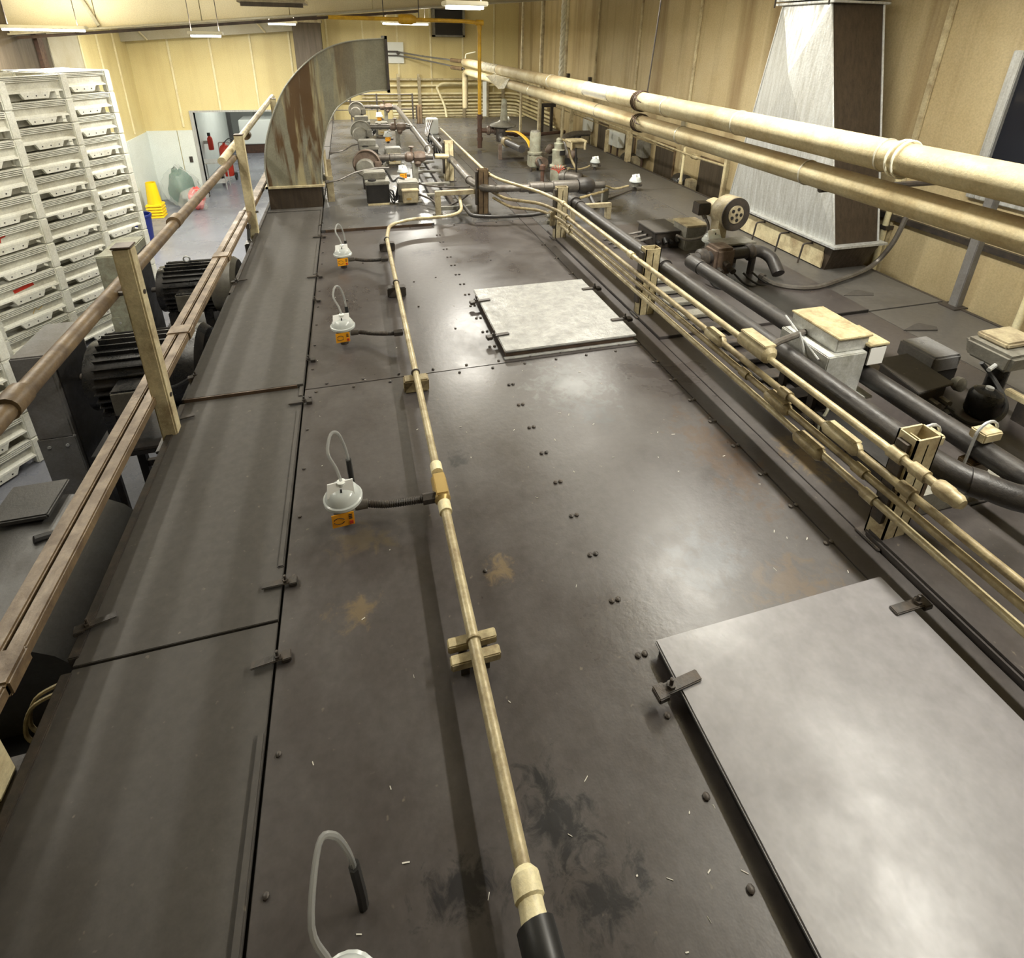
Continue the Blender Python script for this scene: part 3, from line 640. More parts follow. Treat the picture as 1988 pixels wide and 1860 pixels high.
def belt_guard(label, x0, x1, y0, y1, z0, z1, mat):
    t = thing('belt_guard', label, 'guard', ((x0+x1)/2,(y0+y1)/2,z0))
    MB().box(x0,x1,y0,y1,z0,z1).build('housing',mat,t,bevel=0.012)
    MB().box(x0-0.006,x1+0.006,y0-0.006,y0+0.02,z0,z0+0.7).build('access_cover',mat,t,bevel=0.006)
    for k in (0.25,0.75): MB().cyl((x0+(x1-x0)*k,y0-0.012,z0+0.62),(x0+(x1-x0)*k,y0+0.002,z0+0.62),0.014,n=8).build('screw','galv',t)
    for yy in (y0+0.04,y1-0.04): MB().box(x0+0.04,x1-0.04,yy-0.02,yy+0.02,ZF,z0).build('leg','dark_steel',t)
    MB().box(x1,x1+0.012,y0+0.05,y1-0.05,z0+0.1,z1-0.1).build('side_plate','black',t)
    return t
stand('dark steel stand carrying the nearer fan motor', -2.30,-1.30,4.42,5.22,-1.25)
fan_motor('big black finned fan motor beside the first guard rail post', -2.27,-1.34,4.80,-0.70,0.345,'motor',False)
belt_guard('tall grey sheet metal belt guard left of the nearer motor', -2.64,-2.385,4.48,5.07,-1.75,-0.30,'guard_grey')
stand('dark steel stand carrying the farther fan motor', -2.42,-1.40,6.75,7.55,-1.40)
fan_motor('black finned fan motor with a grey cowl and lifting eye behind the nearer one', -2.42,-1.50,7.15,-0.93,0.33,'motor_cowl')
belt_guard('pale grey belt guard standing behind the first guard rail post', -2.84,-2.545,6.72,7.40,-1.75,-0.31,'valve_green')
# third drive, cut by the left border
stand('dark steel stand at the lower left border', -2.25,-1.25,1.95,3.0,-0.95)
g3 = thing('drive_cover', 'rounded dark grey drive cover at the lower left border', 'cover', (-1.8,2.4,-0.95))
prof = [(-2.25,-0.95)] + [(-1.80-0.45*math.cos(a), -0.72+0.36*math.sin(a)) for a in [PI*i/10 for i in range(11)]] + [(-1.35,-0.95)]
MB().prism(prof, lambda p:(p[0],2.05,p[1]), lambda p:(p[0],2.93,p[1])).build('housing','drive_dark',g3)
MB().box(-1.95,-1.68,2.72,2.99,-0.345,-0.31).build('top_plate','drive_dark',g3,bevel=0.008)
MB().tube([(-1.7,2.60,-0.352),(-1.62,2.66,-0.385)],0.02,8).build('drain_boss','black',g3)
# black cables that sag between the motors and the oven
def cable(label, pts, r, mat='rubber', name='cable'):
    t = thing(name, label, 'cable', pts[0]); MB().tube(catmull(pts,6), r, 8).build('jacket', mat, t)
    for p, q in ((pts[0],pts[1]),(pts[-1],pts[-2])):
        d = (Vector(q)-Vector(p)).normalized()*0.05; MB().cyl(p, Vector(p)+d, r*1.5, n=8).build('gland','dark_steel',t)
    return t
cable('black cable hanging in a bow below the second guard rail post', [(-1.14,6.2,0.12),(-1.16,6.1,-0.15),(-1.2,5.9,-0.45),(-1.35,5.7,-0.75),(-1.5,6.3,-0.85)], 0.016)
cable('black cable running down behind the nearer motor', [(-1.10,4.1,-0.1),(-1.25,4.1,-0.35),(-1.5,4.2,-0.55),(-1.75,4.40,-0.62)], 0.016)
cable('thick black hose sagging beside the oven at the lower left', [(-1.11,3.3,-0.12),(-1.16,3.0,-0.36),(-1.30,2.8,-0.62),(-1.5,2.72,-0.78),(-1.62,2.70,-0.80)], 0.022)
jb = thing('junction_box', 'small dark junction box on the oven side under the second guard rail post', 'box', (-1.12,6.12,-0.2))
MB().box(-1.17,-1.09,6.02,6.18,-0.22,-0.04).build('case','dark_steel',jb,bevel=0.006); MB().box(-1.178,-1.17,6.03,6.17,-0.21,-0.05).build('lid','motor_cowl',jb)
wt = thing('wire_loops', 'pale wire loops hooked on the oven side at the lower left', 'wire', (-1.12,1.5,-0.1))
for k in (0,1): MB().tube(catmull([(-1.10,1.52+0.03*k,-0.03),(-1.17,1.50+0.03*k,-0.05),(-1.19,1.47+0.03*k,-0.13),(-1.13,1.44+0.03*k,-0.17)],5),0.007,6).build('loop','conduit_dirty',wt)

# ================================================================== PRESSURE SWITCHES
def switch(label, x, y, tagc=True, loop=True, h=0.0, sc=1.0, group='white domed pressure switches', ty=0.125):
    t = thing('pressure_switch', label, 'switch', (x,y,h), 0, group)
    A = lambda p: (x+p[0]*sc, y+p[1]*sc, h+p[2]*sc)
    Lt = lambda prof, n=20: MB().lathe([(r*sc,z*sc) for r, z in prof], (x,y,h), n=n)
    Lt([(0.03,0),(0.03,0.035),(0.018,0.04),(0.018,0.06)],10).build('stem','dark_steel',t)
    Lt([(0.035,0.055),(0.05,0.06),(0.052,0.115),(0.066,0.125)]).build('base','machine_grey',t)
    Lt([(0.078,0.123),(0.083,0.128),(0.083,0.142),(0.076,0.146),(0.07,0.165),(0.055,0.187),(0.03,0.197),(0.002,0.199)],26).build('dome','dome',t)
    Lt([(0.018,0.196),(0.019,0.225),(0.012,0.229)],12).build('vent_cap','white_box',t)
    MB().cyl(A((0.05,0,0.075)),A((0.10,0,0.075)),0.021*sc,n=10).build('side_port','grey_pipe',t)
    b_ = MB(); b_.hexa([A((-0.062,-0.035,0.172)),A((0.052,-0.035,0.178)),A((0.052,-0.03,0.178)),A((-0.062,-0.03,0.172))],[A((-0.058,-0.005,0.222)),A((0.048,-0.005,0.232)),A((0.048,0.0,0.232)),A((-0.058,0.0,0.222))])
    pt = b_.build('paper_tag','paper',t)
    MB().box(*[v for pr_ in zip(A((-0.006,-0.036,0.182)),A((0.002,-0.031,0.212))) for v in pr_]).build('tag_slot','print',pt)
    if tagc:
        tg = MB().hexa([A((-0.050,-0.075,0.045)),A((0.042,-0.075,0.050)),A((0.042,-0.072,0.050)),A((-0.050,-0.072,0.045))],[A((-0.050,-0.079,0.118)),A((0.042,-0.079,0.123)),A((0.042,-0.076,0.123)),A((-0.050,-0.076,0.118))]).build('warning_tag','orange',t)
        b_ = MB()
        for s_ in (-1, 1):
            b_.tube([A((-0.020+0.022*math.cos(a)*1.0, -0.0785, 0.082+0.017*math.sin(a))) for a in [PI*k/8*0.8+0.1*PI+(0 if s_ > 0 else PI) for k in range(9)]], 0.0018*sc, 4)
        for k in range(3): b_.box(*[v for pr_ in zip(A((0.020,-0.0805,0.088+0.010*k)),A((0.034,-0.076,0.092+0.010*k))) for v in pr_])
        b_.build('tag_print','print',tg)
        MB().box(*[v for pr_ in zip(A((0.022,-0.0795,0.058)),A((0.037,-0.0755,0.074))) for v in pr_]).build('tag_emblem','red',tg)
    if loop:
        MB().tube(catmull([A((0,0,0.226)),A((-0.015,0.03,0.27)),A((-0.045,0.07,0.33)),A((-0.03,ty-0.015,0.375)),A((0.0,ty,0.36)),A((0.022,ty,0.28)),A((0.03,ty,0.20))],5),0.0072*sc,8).build('vent_tube','clear_tube',t)
        MB().tube([A((0.03,ty,0.21)),A((0.035,ty+0.005,0.06)),A((0.035,ty+0.005,0.0))],0.013*sc,8).build('tube_end','rubber',t)
    return t
near_sw = [(0.545,'white domed pressure switch cut off by the bottom border'),(1.985,'nearest fully visible white domed pressure switch with orange tag and tall tube loop'),(3.60,'white domed pressure switch with orange tag, middle of the row of three'),(5.03,'white domed pressure switch with orange tag, farthest of the row of three')]
for y, lab in near_sw: switch(lab, -0.172, y, ty=0.19 if y < 1 else 0.15)
switch('small white pressure switch with orange tag beside the nearest round burner cap', 0.665, 8.0, True, False, 0.08, 1.0)
switch('small white pressure switch with orange tag beside the middle round burner cap', 0.66, 10.9, True, False, 0.12, 1.0)
switch('small white pressure switch beside the farthest round burner cap', 0.66, 13.6, True, False, 0.14, 1.0)
switch('white pressure switch on the right roof strip, farther of two', 3.84, 8.46, False, False, 0.0, 1.0)
switch('white pressure switch on the right roof strip, nearer of two', 3.86, 7.08, False, False, 0.0, 1.05)
switch('white pressure switch in front of the round blower', 3.22, 4.30, False, False, 0.10, 1.15)

# ================================================================== FLOOR CONDUIT IN THE MIDDLE
cx = 0.25
cd_ = thing('floor_conduit', 'slim cream conduit running along the roof past the pressure switches', 'conduit', (cx,1.2,0))
ZC = 0.118
MB().tube([(cx,0.64,ZC),(cx,1.83,ZC)],0.0205,12).build('conduit','conduit',cd_)
MB().tube([(cx,2.09,ZC),(cx+0.003,5.43,ZC),(cx+0.06,5.86,ZC),(cx+0.30,6.02,ZC),(0.98,6.03,ZC),(1.17,6.18,ZC),(1.20,6.50,0.2)],0.019,12,bend=0.13).build('conduit','conduit',cd_)
MB().lathe([(0.022,0),(0.036,0.015),(0.037,0.055),(0.031,0.06),(0.031,0.075),(0.034,0.11)],(cx,0.66,ZC),(0,-1,0),12).build('coupling','batten',cd_)
MB().tube(catmull([(cx,0.56,ZC),(cx+0.003,0.50,ZC),(cx+0.01,0.44,ZC-0.02),(cx+0.02,0.36,ZC-0.06),(cx+0.02,0.1,ZC-0.075)],5),0.046,14).build('black_hose','rubber',cd_)
def lb_body(parent, c, L, wv=0.032, mat='brass', name='conduit_body'):
    x, y, z = c
    o = MB().ring([[(x+wv*math.cos(a)*k, yy, z+wv*math.sin(a)*k) for a in [2*PI*i/12 for i in range(12)]] for yy, k in ((y-L/2,0.55),(y-L/2+0.02,1.0),(y+L/2-0.02,1.0),(y+L/2,0.55))]).build(name, mat, parent)
    MB().box(x-wv*0.75,x+wv*0.75,y-L/2+0.02,y+L/2-0.02,z+wv*0.8,z+wv*1.12).build('cover_plate',mat,o,bevel=0.004)
    return o
lb_body(cd_, (cx,1.955,ZC-0.01), 0.17, 0.036, 'brass')
for y in (1.83,2.075): MB().cyl((cx,y-0.025,ZC),(cx,y+0.03,ZC),0.028,n=12).build('coupling','batten',cd_)
def strut_pair(y, mat):
    for k in (-0.03,0.03):
        MB().box(cx-0.085,cx+0.085,y+k-0.018,y+k+0.018,0.055,0.09).build('strut',mat,cd_,bevel=0.004)
    MB().box(cx-0.05,cx-0.02,y-0.03,y+0.03,0,0.056).box(cx+0.02,cx+0.05,y-0.03,y+0.03,0,0.056).build('strut_foot','dark_steel',cd_)
    MB().torus((cx,y,ZC),(0,1,0),0.021,0.006,14,6).build('strap','conduit_dirty',cd_)
strut_pair(1.24,'conduit')
for y in (2.92,4.30,5.40):
    MB().box(cx-0.075,cx+0.075,y-0.04,y+0.04,0,0.085).build('support_block','conduit_dirty' if y < 3 else 'dark_steel',cd_,bevel=0.008)
    MB().torus((cx,y,ZC),(0,1,0),0.021,0.007,14,6).build('strap','dark_steel',cd_)
for y, dy in ((1.985,-0.07),(3.60,-0.14),(5.03,-0.15)):
    t = thing('flexible_conduit', 'black flexible conduit from the %s pressure switch to the cream conduit' % ('nearest' if y < 2 else 'middle' if y < 4 else 'farthest'), 'conduit', (-0.07,y,0.08))
    P = catmull([(-0.07,y,0.075),(0.0,y-0.01,0.062),(0.1,y+dy*0.6,0.085),(0.19,y+dy,ZC-0.01),(cx-0.03,y+dy,ZC-0.01)],5)
    MB().tube(P,0.0145,8).build('hose','dark_steel',t)
    b_ = MB()
    for i in range(1,len(P)-1):
        for f in (0.0,0.5):
            c = P[i].lerp(P[i+1] if i+1 < len(P) else P[i], f); d = (P[min(i+1,len(P)-1)]-P[i-1])
            b_.torus(c, d, 0.0150, 0.003, 10, 5)
    b_.build('ribs','dark_steel',t)
    MB().cyl((cx-0.085,y+dy,ZC-0.01),(cx-0.028,y+dy,ZC-0.01),0.026,n=6).build('fitting','dark_steel',t)

# ================================================================== PIPE RACK
def rack_post(label, x, y, h, mat, wx=0.125, wy=0.085):
    t = thing('rack_post', label, 'post', (x,y,0))
    a = 0.007
    b_ = MB().box(x-wx/2,x+wx/2,y-wy/2,y-wy/2+a,0,h).box(x-wx/2,x+wx/2,y+wy/2-a,y+wy/2,0,h).box(x-wx/2,x-wx/2+a,y-wy/2,y+wy/2,0,h).box(x+wx/2-a,x+wx/2,y-wy/2,y+wy/2,0,h).box(x-a/2,x+a/2,y-wy/2,y+wy/2,0,h-0.03)
    b_.build('tube',mat,t)
    MB().box(x-wx/2-0.03,x+wx/2+0.03,y-wy/2-0.02,y+wy/2+0.02,0,0.012).build('base_plate','dark_steel',t,bevel=0.003)
    MB().box(x-wx/2-0.022,x-wx/2,y-0.025,y+0.025,0.12,h-0.03).build('clamp_rail','dark_steel',t)
    return t
RPX = 2.10
rack_post('hollow cream rack post nearest the camera, holding the conduits', RPX, 1.305, 0.565, 'cream_paint')
rack_post('flat pale yellow rack post beside the pale hatch', RPX, 3.50, 0.565, 'conduit')
rack_post('tan rack post where the conduits turn left', RPX-0.02, 5.37, 0.57, 'machine_tan')
rack_post('brown rack post left of the crossing pipes', 1.47, 6.43, 0.555, 'rail_brown', 0.13)
rack_post('pale rack post farther along the left burners', 1.36, 8.18, 0.60, 'cream_paint', 0.14)
rack_post('small brown rack post at the far end of the left burners', 1.66, 14.2, 0.45, 'rail_brown', 0.13)
LX = 2.005
def run(label, name_pts, r, mat, bodies=(), coup=(), bend=0.12):
    t = thing('conduit_run', label, 'conduit', name_pts[0])
    MB().tube(name_pts, r, 10, bend=bend).build('conduit', mat, t)
    for c, L, m_ in bodies: lb_body(t, c, L, 0.034, m_)
    for c, d in coup:
        d = Vector(d).normalized()*0.03; MB().cyl(Vector(c)-d, Vector(c)+d, r*1.5, n=10).build('coupling', mat, t)
    return t
t1 = run('topmost cream conduit along the rack, ending in a round cap', [(1.56,10.2,0.47),(1.56,6.55,0.47),(1.62,6.25,0.465),(LX-0.08,5.6,0.46),(LX,5.2,0.465),(LX,1.12,0.475)], 0.019, 'conduit', coup=[((LX,1.30,0.475),(0,1,0)),((LX,1.20,0.475),(0,1,0)),((LX,5.1,0.465),(0,1,0)),((LX,3.62,0.468),(0,1,0)),((1.56,6.5,0.47),(0,1,0))])
MB().lathe([(0.028,0),(0.034,0.01),(0.034,0.05),(0.03,0.06),(0.03,0.085),(0.02,0.10)],(LX,1.13,0.475),(0,-1,0),14).build('end_cap','conduit',t1)
tb = lb_body(t1, (LX,2.16,0.49), 0.24, 0.05, 'conduit', 'tee_body')
MB().tube([(LX,2.10,0.50),(LX+0.12,2.14,0.51),(2.42,2.26,0.47)],0.018,8).build('branch_conduit','grey_pipe',t1)
run('second cream conduit from the top along the rack', [(1.6,6.45,0.26),(1.68,6.15,0.25),(LX-0.1,5.55,0.35),(LX,5.2,0.355),(LX,-1.0,0.365)], 0.0185, 'conduit_dirty', [((LX,2.50,0.36),0.17,'conduit'),((LX,1.545,0.365),0.20,'conduit')], [((LX,1.9,0.36),(0,1,0)),((LX,5.0,0.355),(0,1,0)),((LX,1.22,0.365),(0,1,0))])
run('third cream conduit from the top along the rack', [(1.6,6.40,0.20),(1.70,6.0,0.19),(LX-0.1,5.5,0.285),(LX,5.15,0.285),(LX,-1.0,0.295)], 0.0175, 'conduit_dirty', [((LX-0.005,1.93,0.285),0.17,'conduit_dirty')], [((LX,2.2,0.29),(0,1,0)),((LX,1.42,0.29),(0,1,0)),((LX,4.9,0.285),(0,1,0))])
run('lowest cream conduit along the rack', [(LX,5.2,0.225),(LX,-1.0,0.205)], 0.0175, 'conduit', [((LX-0.005,1.69,0.205),0.18,'conduit_dirty')], [((LX,4.9,0.225),(0,1,0)),((LX,1.35,0.21),(0,1,0))])
for y in (5.05,4.93):
    pass
sb = thing('conduit_splice_box', 'cluster of small conduit fittings against the tan rack post', 'fitting', (1.98,5.30,0.2))
MB().box(1.93,1.99,5.26,5.34,0.18,0.33).build('box','machine_tan',sb,bevel=0.006)
for z in (0.21,0.28): MB().cyl((1.90,5.3,z),(1.94,5.3,z),0.024,n=10).build('hub','machine_grey',sb)
# gas pipes
def pipe(label, pts, r, mat, flanges=(), name='gas_pipe', bend=0.10, cat='pipe', n=18):
    t = thing(name, label, cat, pts[0]); MB().tube(pts, r, n, bend=bend).build('pipe', mat, t)
    for c, d, k, L in flanges:
        d = Vector(d).normalized()*L/2; MB().cyl(Vector(c)-d, Vector(c)+d, r*k, n=n).build('collar', mat, t)
    return t
pipe('fat black gas pipe just right of the rack posts, bending away near the camera', [(2.24,5.62,0.385),(2.24,1.24,0.385),(2.42,1.05,0.36),(2.58,1.08,0.355)], 0.054, 'gas_pipe', [((2.24,3.55,0.385),(0,1,0),1.22,0.10),((2.24,5.40,0.385),(0,1,0),1.3,0.10),((2.24,5.25,0.385),(0,1,0),1.15,0.06),((2.30,1.17,0.378),(0.6,-0.7,0),1.1,0.05)])
pipe('fat black gas pipe running beside the domed blower burner toward the camera', [(2.67,3.78,0.285),(2.67,-0.8,0.285)], 0.055, 'gas_pipe', [((2.67,3.72,0.285),(0,1,0),1.1,0.16)])
for i, (x, y, z, zz) in enumerate(((2.24,1.36,0.44,'left'),(2.67,1.40,0.345,'right'))):
    t = thing('pipe_saddle', 'pale wooden saddle block with a U bolt on the %s black gas pipe' % zz, 'clamp', (x,y,0))
    MB().box(x-0.055,x+0.055,y-0.035,y+0.035,z+0.0,z+0.05).build('top_block','cream_paint',t,bevel=0.006)
    MB().box(x-0.06,x+0.06,y-0.035,y+0.035,0.04,z-0.115).build('bottom_block','rail_brown',t,bevel=0.006)
    MB().tube([(x-0.062,y,z-0.14)]+[(x-0.062*math.cos(a),y,z+0.03+0.062*math.sin(a)) for a in [PI*k/8 for k in range(9)]]+[(x+0.062,y,z-0.14)],0.007,6).build('u_bolt','galv',t)
MB
t = thing('cross_channel', 'low dark channel bar lying under the two black gas pipes near the camera', 'channel', (2.45,1.36,0.04)); MB().box(2.19,2.95,1.33,1.345,0.04,0.15).box(2.19,2.95,1.33,1.39,0.15,0.158).build('channel','machine_grey',t)
# crossing pipes at y = 6.35
pipe('grey gas pipe crossing from the left burners to the right valves', [(1.36,9.9,0.36),(1.37,6.62,0.355),(1.47,6.33,0.335),(1.85,6.33,0.325),(2.95,6.33,0.31),(3.02,6.33,0.31)], 0.045, 'grey_pipe', [((1.37,6.75,0.355),(0,1,0),1.2,0.06),((1.36,8.0,0.36),(0,1,0),1.2,0.06),((1.62,6.33,0.33),(1,0,0),1.15,0.04)], 'cross_pipe', 0.14)
x_ = thing('pipe_fittings', 'row of stepped grey pipe fittings on the crossing pipe', 'fitting', (2.2,6.33,0.3))
MB().lathe([(0.03,0),(0.05,0.01),(0.05,0.12),(0.072,0.13),(0.072,0.30),(0.062,0.31),(0.062,0.42),(0.078,0.43),(0.078,0.75),(0.066,0.76),(0.066,0.86)],(1.90,6.33,0.322),(1,0,-0.012),18).build('reducer','grey_pipe',x_)
MB().lathe([(0.09,0),(0.105,0.06),(0.105,0.14),(0.08,0.2),(0.03,0.23)],(2.66,6.33,0.312),(1,0,0),20).build('elbow_ball','gas_pipe',x_)
pipe('thin grey pipe lying low between the brown and tan rack posts', [(1.20,6.75,0.16),(1.25,6.05,0.10),(1.45,5.98,0.095),(1.95,5.93,0.10),(2.3,5.95,0.14)], 0.022, 'gas_pipe', (), 'thin_pipe', 0.08)

# ================================================================== LEFT BURNER TRAINS (far left)
def burner(label, y, dz, ringmat, capmat, near):
    t = thing('burner', label, 'burner', (0.15,y,0))
    z = 0.36+dz
    ax = Vector((-0.12,-1,0.10))
    MB().lathe([(0.10,-0.10),(0.18,-0.09),(0.19,-0.07),(0.19,0.0),(0.175,0.015),(0.16,0.0)],(0.17,y,z),ax,32).build('blower_housing',ringmat,t)
    MB().lathe([(0.125,0),(0.125,0.10),(0.105,0.125),(0.02,0.13)],(0.155,y-0.0,z-0.055),ax,28).build('motor_cap',capmat,t)
    MB().box(0.27,0.37,y-0.10,y+0.04,z-0.10,z+0.03).build('outlet_block',ringmat,t,bevel=0.01)
    MB().tube([(0.28,y+0.06,z+0.06),(1.10,y+0.06,z+0.05)],0.046,14).build('air_pipe','grey_pipe',t)
    for x, k, L in ((0.52,1.25,0.05),(0.60,1.1,0.08),(1.0,1.2,0.05)): MB().cyl((x-L/2,y+0.06,z+0.058),(x+L/2,y+0.06,z+0.058),0.046*k,n=14).build('collar','grey_pipe',t)
    v = MB().lathe([(0.05,0),(0.075,0.03),(0.075,0.09),(0.05,0.12)],(0.70,y+0.06,z+0.055),(1,0,0),10).lathe([(0.07,0),(0.08,0.04),(0.08,0.12),(0.06,0.16)],(0.83,y+0.06,z+0.055),(1,0,0),8).build('valve_body','valve_brown',t)
    MB().cyl((0.80,y+0.06,z+0.05),(0.80,y+0.06,z+0.20),0.016,n=8).lathe([(0.04,0),(0.04,0.015)],(0.80,y+0.06,z+0.19),n=12).build('valve_handle','valve_brown',v)
    MB().lathe([(0.045,0),(0.055,-0.03),(0.03,-0.08)],(0.88,y+0.04,z),n=12).build('drip_cup','valve_brown',v)
    MB().cyl((0.15,y+0.02,0),(0.15,y+0.02,z-0.15),0.05,n=12).build('pedestal','dark_steel',t)
    MB().box(0.80,0.88,y+0.02,y+0.10,0,z-0.02).build('prop','machine_grey',t)
    return t
burner('nearest burner with a brown ring and a grey round motor cap', 7.95, 0.0, 'valve_brown', 'machine_grey', True)
burner('middle burner with a grey round motor cap behind the elbow duct', 10.75, 0.02, 'machine_grey', 'machine_grey', False)
burner('farthest burner with a dark round motor cap and long valve pipe', 13.9, 0.03, 'motor_cowl', 'motor_cowl', False)
pipe('grey header pipe slanting along the left burners', [(1.0,14.0,0.44),(1.10,13.8,0.43),(1.115,8.35,0.415),(1.05,8.02,0.41)], 0.05, 'grey_pipe', [((1.112,8.6,0.416),(0,1,0),1.2,0.06),((1.11,10.6,0.42),(0,1,0),1.2,0.06)], 'header_pipe', 0.12)
stub = thing('pipe_stub', 'short pale pipe stub right of the slanting header pipe', 'pipe', (1.2,8.0,0.4)); MB().cyl((1.13,8.02,0.41),(1.33,8.02,0.40),0.04,n=12).build('stub','conduit',stub)
def control_pair(y, tag_, sc=1.0):
    t = thing('ignition_transformer', 'grey ignition transformer with dark front on a cream foot by the %s burner' % tag_, 'transformer', (0.27,y,0))
    MB().box(0.13,0.39,y-0.02,y+0.28,0.0,0.05).build('foot','cream_paint',t,bevel=0.004)
    MB().box(0.12,0.40,y,y+0.26,0.05,0.30).build('core','black',t,bevel=0.01)
    MB().box(0.11,0.41,y-0.012,y+0.27,0.285,0.33).build('top_cap','machine_grey',t,bevel=0.008)
    MB().box(0.10,0.37,y+0.10,y+0.30,0.33,0.42).build('terminal_cover','machine_grey',t,bevel=0.01)
    MB().cyl((0.20,y+0.05,0.33),(0.20,y+0.05,0.345),0.05,n=14).build('knock_out','black',t)
    u = thing('control_box', 'grey gas control box with a tan front housing by the %s burner' % tag_, 'box', (0.62,y,0))
    MB().box(0.50,0.80,y-0.04,y+0.04,0.02,0.055).build('mount_plate','machine_grey',u,bevel=0.004)
    MB().box(0.51,0.77,y+0.0,y+0.24,0.05,0.30).build('case','machine_grey',u,bevel=0.012)
    MB().box(0.555,0.745,y-0.10,y+0.0,0.055,0.215).build('front_housing','machine_tan',u,bevel=0.01)
    MB().box(0.545,0.755,y-0.11,y+0.005,0.205,0.225).build('front_lid','machine_tan',u,bevel=0.006)
    MB().box(0.60,0.66,y-0.103,y-0.098,0.10,0.125).build('label_plate','brass',u)
    MB().cyl((0.53,y-0.02,0.0),(0.53,y-0.02,0.05),0.015,n=8).cyl((0.77,y-0.02,0.0),(0.77,y-0.02,0.05),0.015,n=8).build('stud','dark_steel',u)
    w_ = thing('cable_loops', 'tangle of dark cables between transformer and control box at the %s burner' % tag_, 'cable', (0.46,y,0.1))
    for k in range(4): MB().tube(catmull([(0.40,y+0.05*k,0.22-0.03*k),(0.44,y-0.03,0.20-0.05*k),(0.47,y-0.02+0.03*k,0.08),(0.52,y+0.04*k,0.14+0.03*k)],4),0.010,6).build('cable','rubber',w_)
control_pair(6.98, 'nearest'); control_pair(9.35, 'middle'); control_pair(12.35, 'farthest')
def wire(label, pts, r, mat='dark_steel', name='cable'):
    t = thing(name, label, 'cable', pts[0]); MB().tube(catmull(pts,6), r, 7).build('jacket', mat, t); MB().cyl(pts[0], Vector(pts[0])+(Vector(pts[1])-Vector(pts[0])).normalized()*0.04, r*1.6, n=7).build('gland', mat, t); return t
wire('grey conduit curving from the elbow duct to the nearest burner', [(-0.36,7.2,0.30),(-0.2,7.25,0.31),(0.0,7.4,0.36),(0.25,7.55,0.37),(0.45,7.6,0.36)], 0.013, 'grey_pipe')
wire('pale conduit curving from the elbow duct to the middle burner', [(-0.36,9.2,0.28),(-0.15,9.25,0.31),(0.0,9.4,0.36),(0.13,9.5,0.36)], 0.014, 'grey_pipe')
wire('dark hose from the nearest burner ring down to its control box', [(0.33,7.85,0.30),(0.42,7.75,0.28),(0.48,7.5,0.20),(0.55,7.25,0.30),(0.60,7.15,0.30)], 0.016, 'rubber')
wire('upper dark cable from the nearest control box to the tan bracket', [(0.76,7.05,0.27),(0.9,6.95,0.25),(1.1,6.8,0.26),(1.35,6.6,0.30)], 0.011)
wire('lower dark cable sagging from the nearest control box', [(0.75,6.95,0.15),(0.88,6.8,0.12),(1.0,6.62,0.06),(1.2,6.6,0.12),(1.36,6.62,0.22)], 0.012)
wire('thin dark cable under the orange tagged switch by the nearest burner', [(0.70,8.0,0.12),(0.74,7.8,0.05),(0.72,7.4,0.02),(0.70,7.22,0.06)], 0.010)
fb = thing('support_trestle', 'tan steel bracket frame left of the brown rack post', 'bracket', (1.15,6.48,0))
MB().box(0.90,1.42,6.45,6.51,0.245,0.30).build('crossbar','machine_tan',fb,bevel=0.004); MB().box(0.90,0.965,6.45,6.51,0,0.245).build('leg','machine_tan',fb,bevel=0.004); MB().box(0.965,1.35,6.46,6.50,0.06,0.105).build('lower_bar','machine_grey',fb,bevel=0.004); MB().box(0.87,0.99,6.42,6.54,0,0.01).build('foot','dark_steel',fb)
gf = thing('floor_grid', 'dark bars and strips lying on the roof beneath the left burner pipes', 'bars', (1.1,8.0,0))
for x in (0.98,1.18): MB().box(x-0.03,x+0.03,6.7,10.2,0,0.05).build('bar','dark_steel',gf,bevel=0.004)
for y in (7.2,7.8,8.6,9.3): MB().box(0.9,1.30,y-0.03,y+0.03,0.05,0.08).build('bar','machine_grey',gf,bevel=0.004)
wbx = thing('white_control_box', 'small white control box with grey hoses at the far end of the left burners', 'box', (1.72,12.6,0))
MB().box(1.62,1.86,12.55,12.75,0.0,0.34).build('case','white_box',wbx,bevel=0.01); MB().box(1.61,1.87,12.535,12.55,0.02,0.33).build('door','white_box',wbx,bevel=0.004)
for k in range(3): MB().tube(catmull([(1.64+0.05*k,12.5,0.30),(1.60+0.04*k,12.3,0.28),(1.5+0.03*k,11.9,0.10),(1.55+0.03*k,11.4,0.12)],5),0.02,7).build('hose','grey_pipe',wbx)
dc = thing('dark_valve_cluster', 'cluster of dark valves and cables below the white control box', 'valve', (1.5,10.6,0))
for k in range(5):
    MB().lathe([(0.03,0),(0.05,0.02),(0.05,0.10),(0.03,0.13)],(1.42+0.06*k,10.4+0.25*k,0.06+0.03*(k%2)),(0.3*(k%3),-1,0.3),10).build('valve','dark_steel',dc)
for k in range(4): MB().tube(catmull([(1.4+0.05*k,10.1,0.02),(1.5,10.5+0.2*k,0.25),(1.6-0.05*k,11.1,0.1),(1.62,11.6,0.02)],4),0.014,6).build('cable','rubber',dc)
MB().box(1.38,1.66,10.3,11.4,0,0.06).build('base','black',dc)

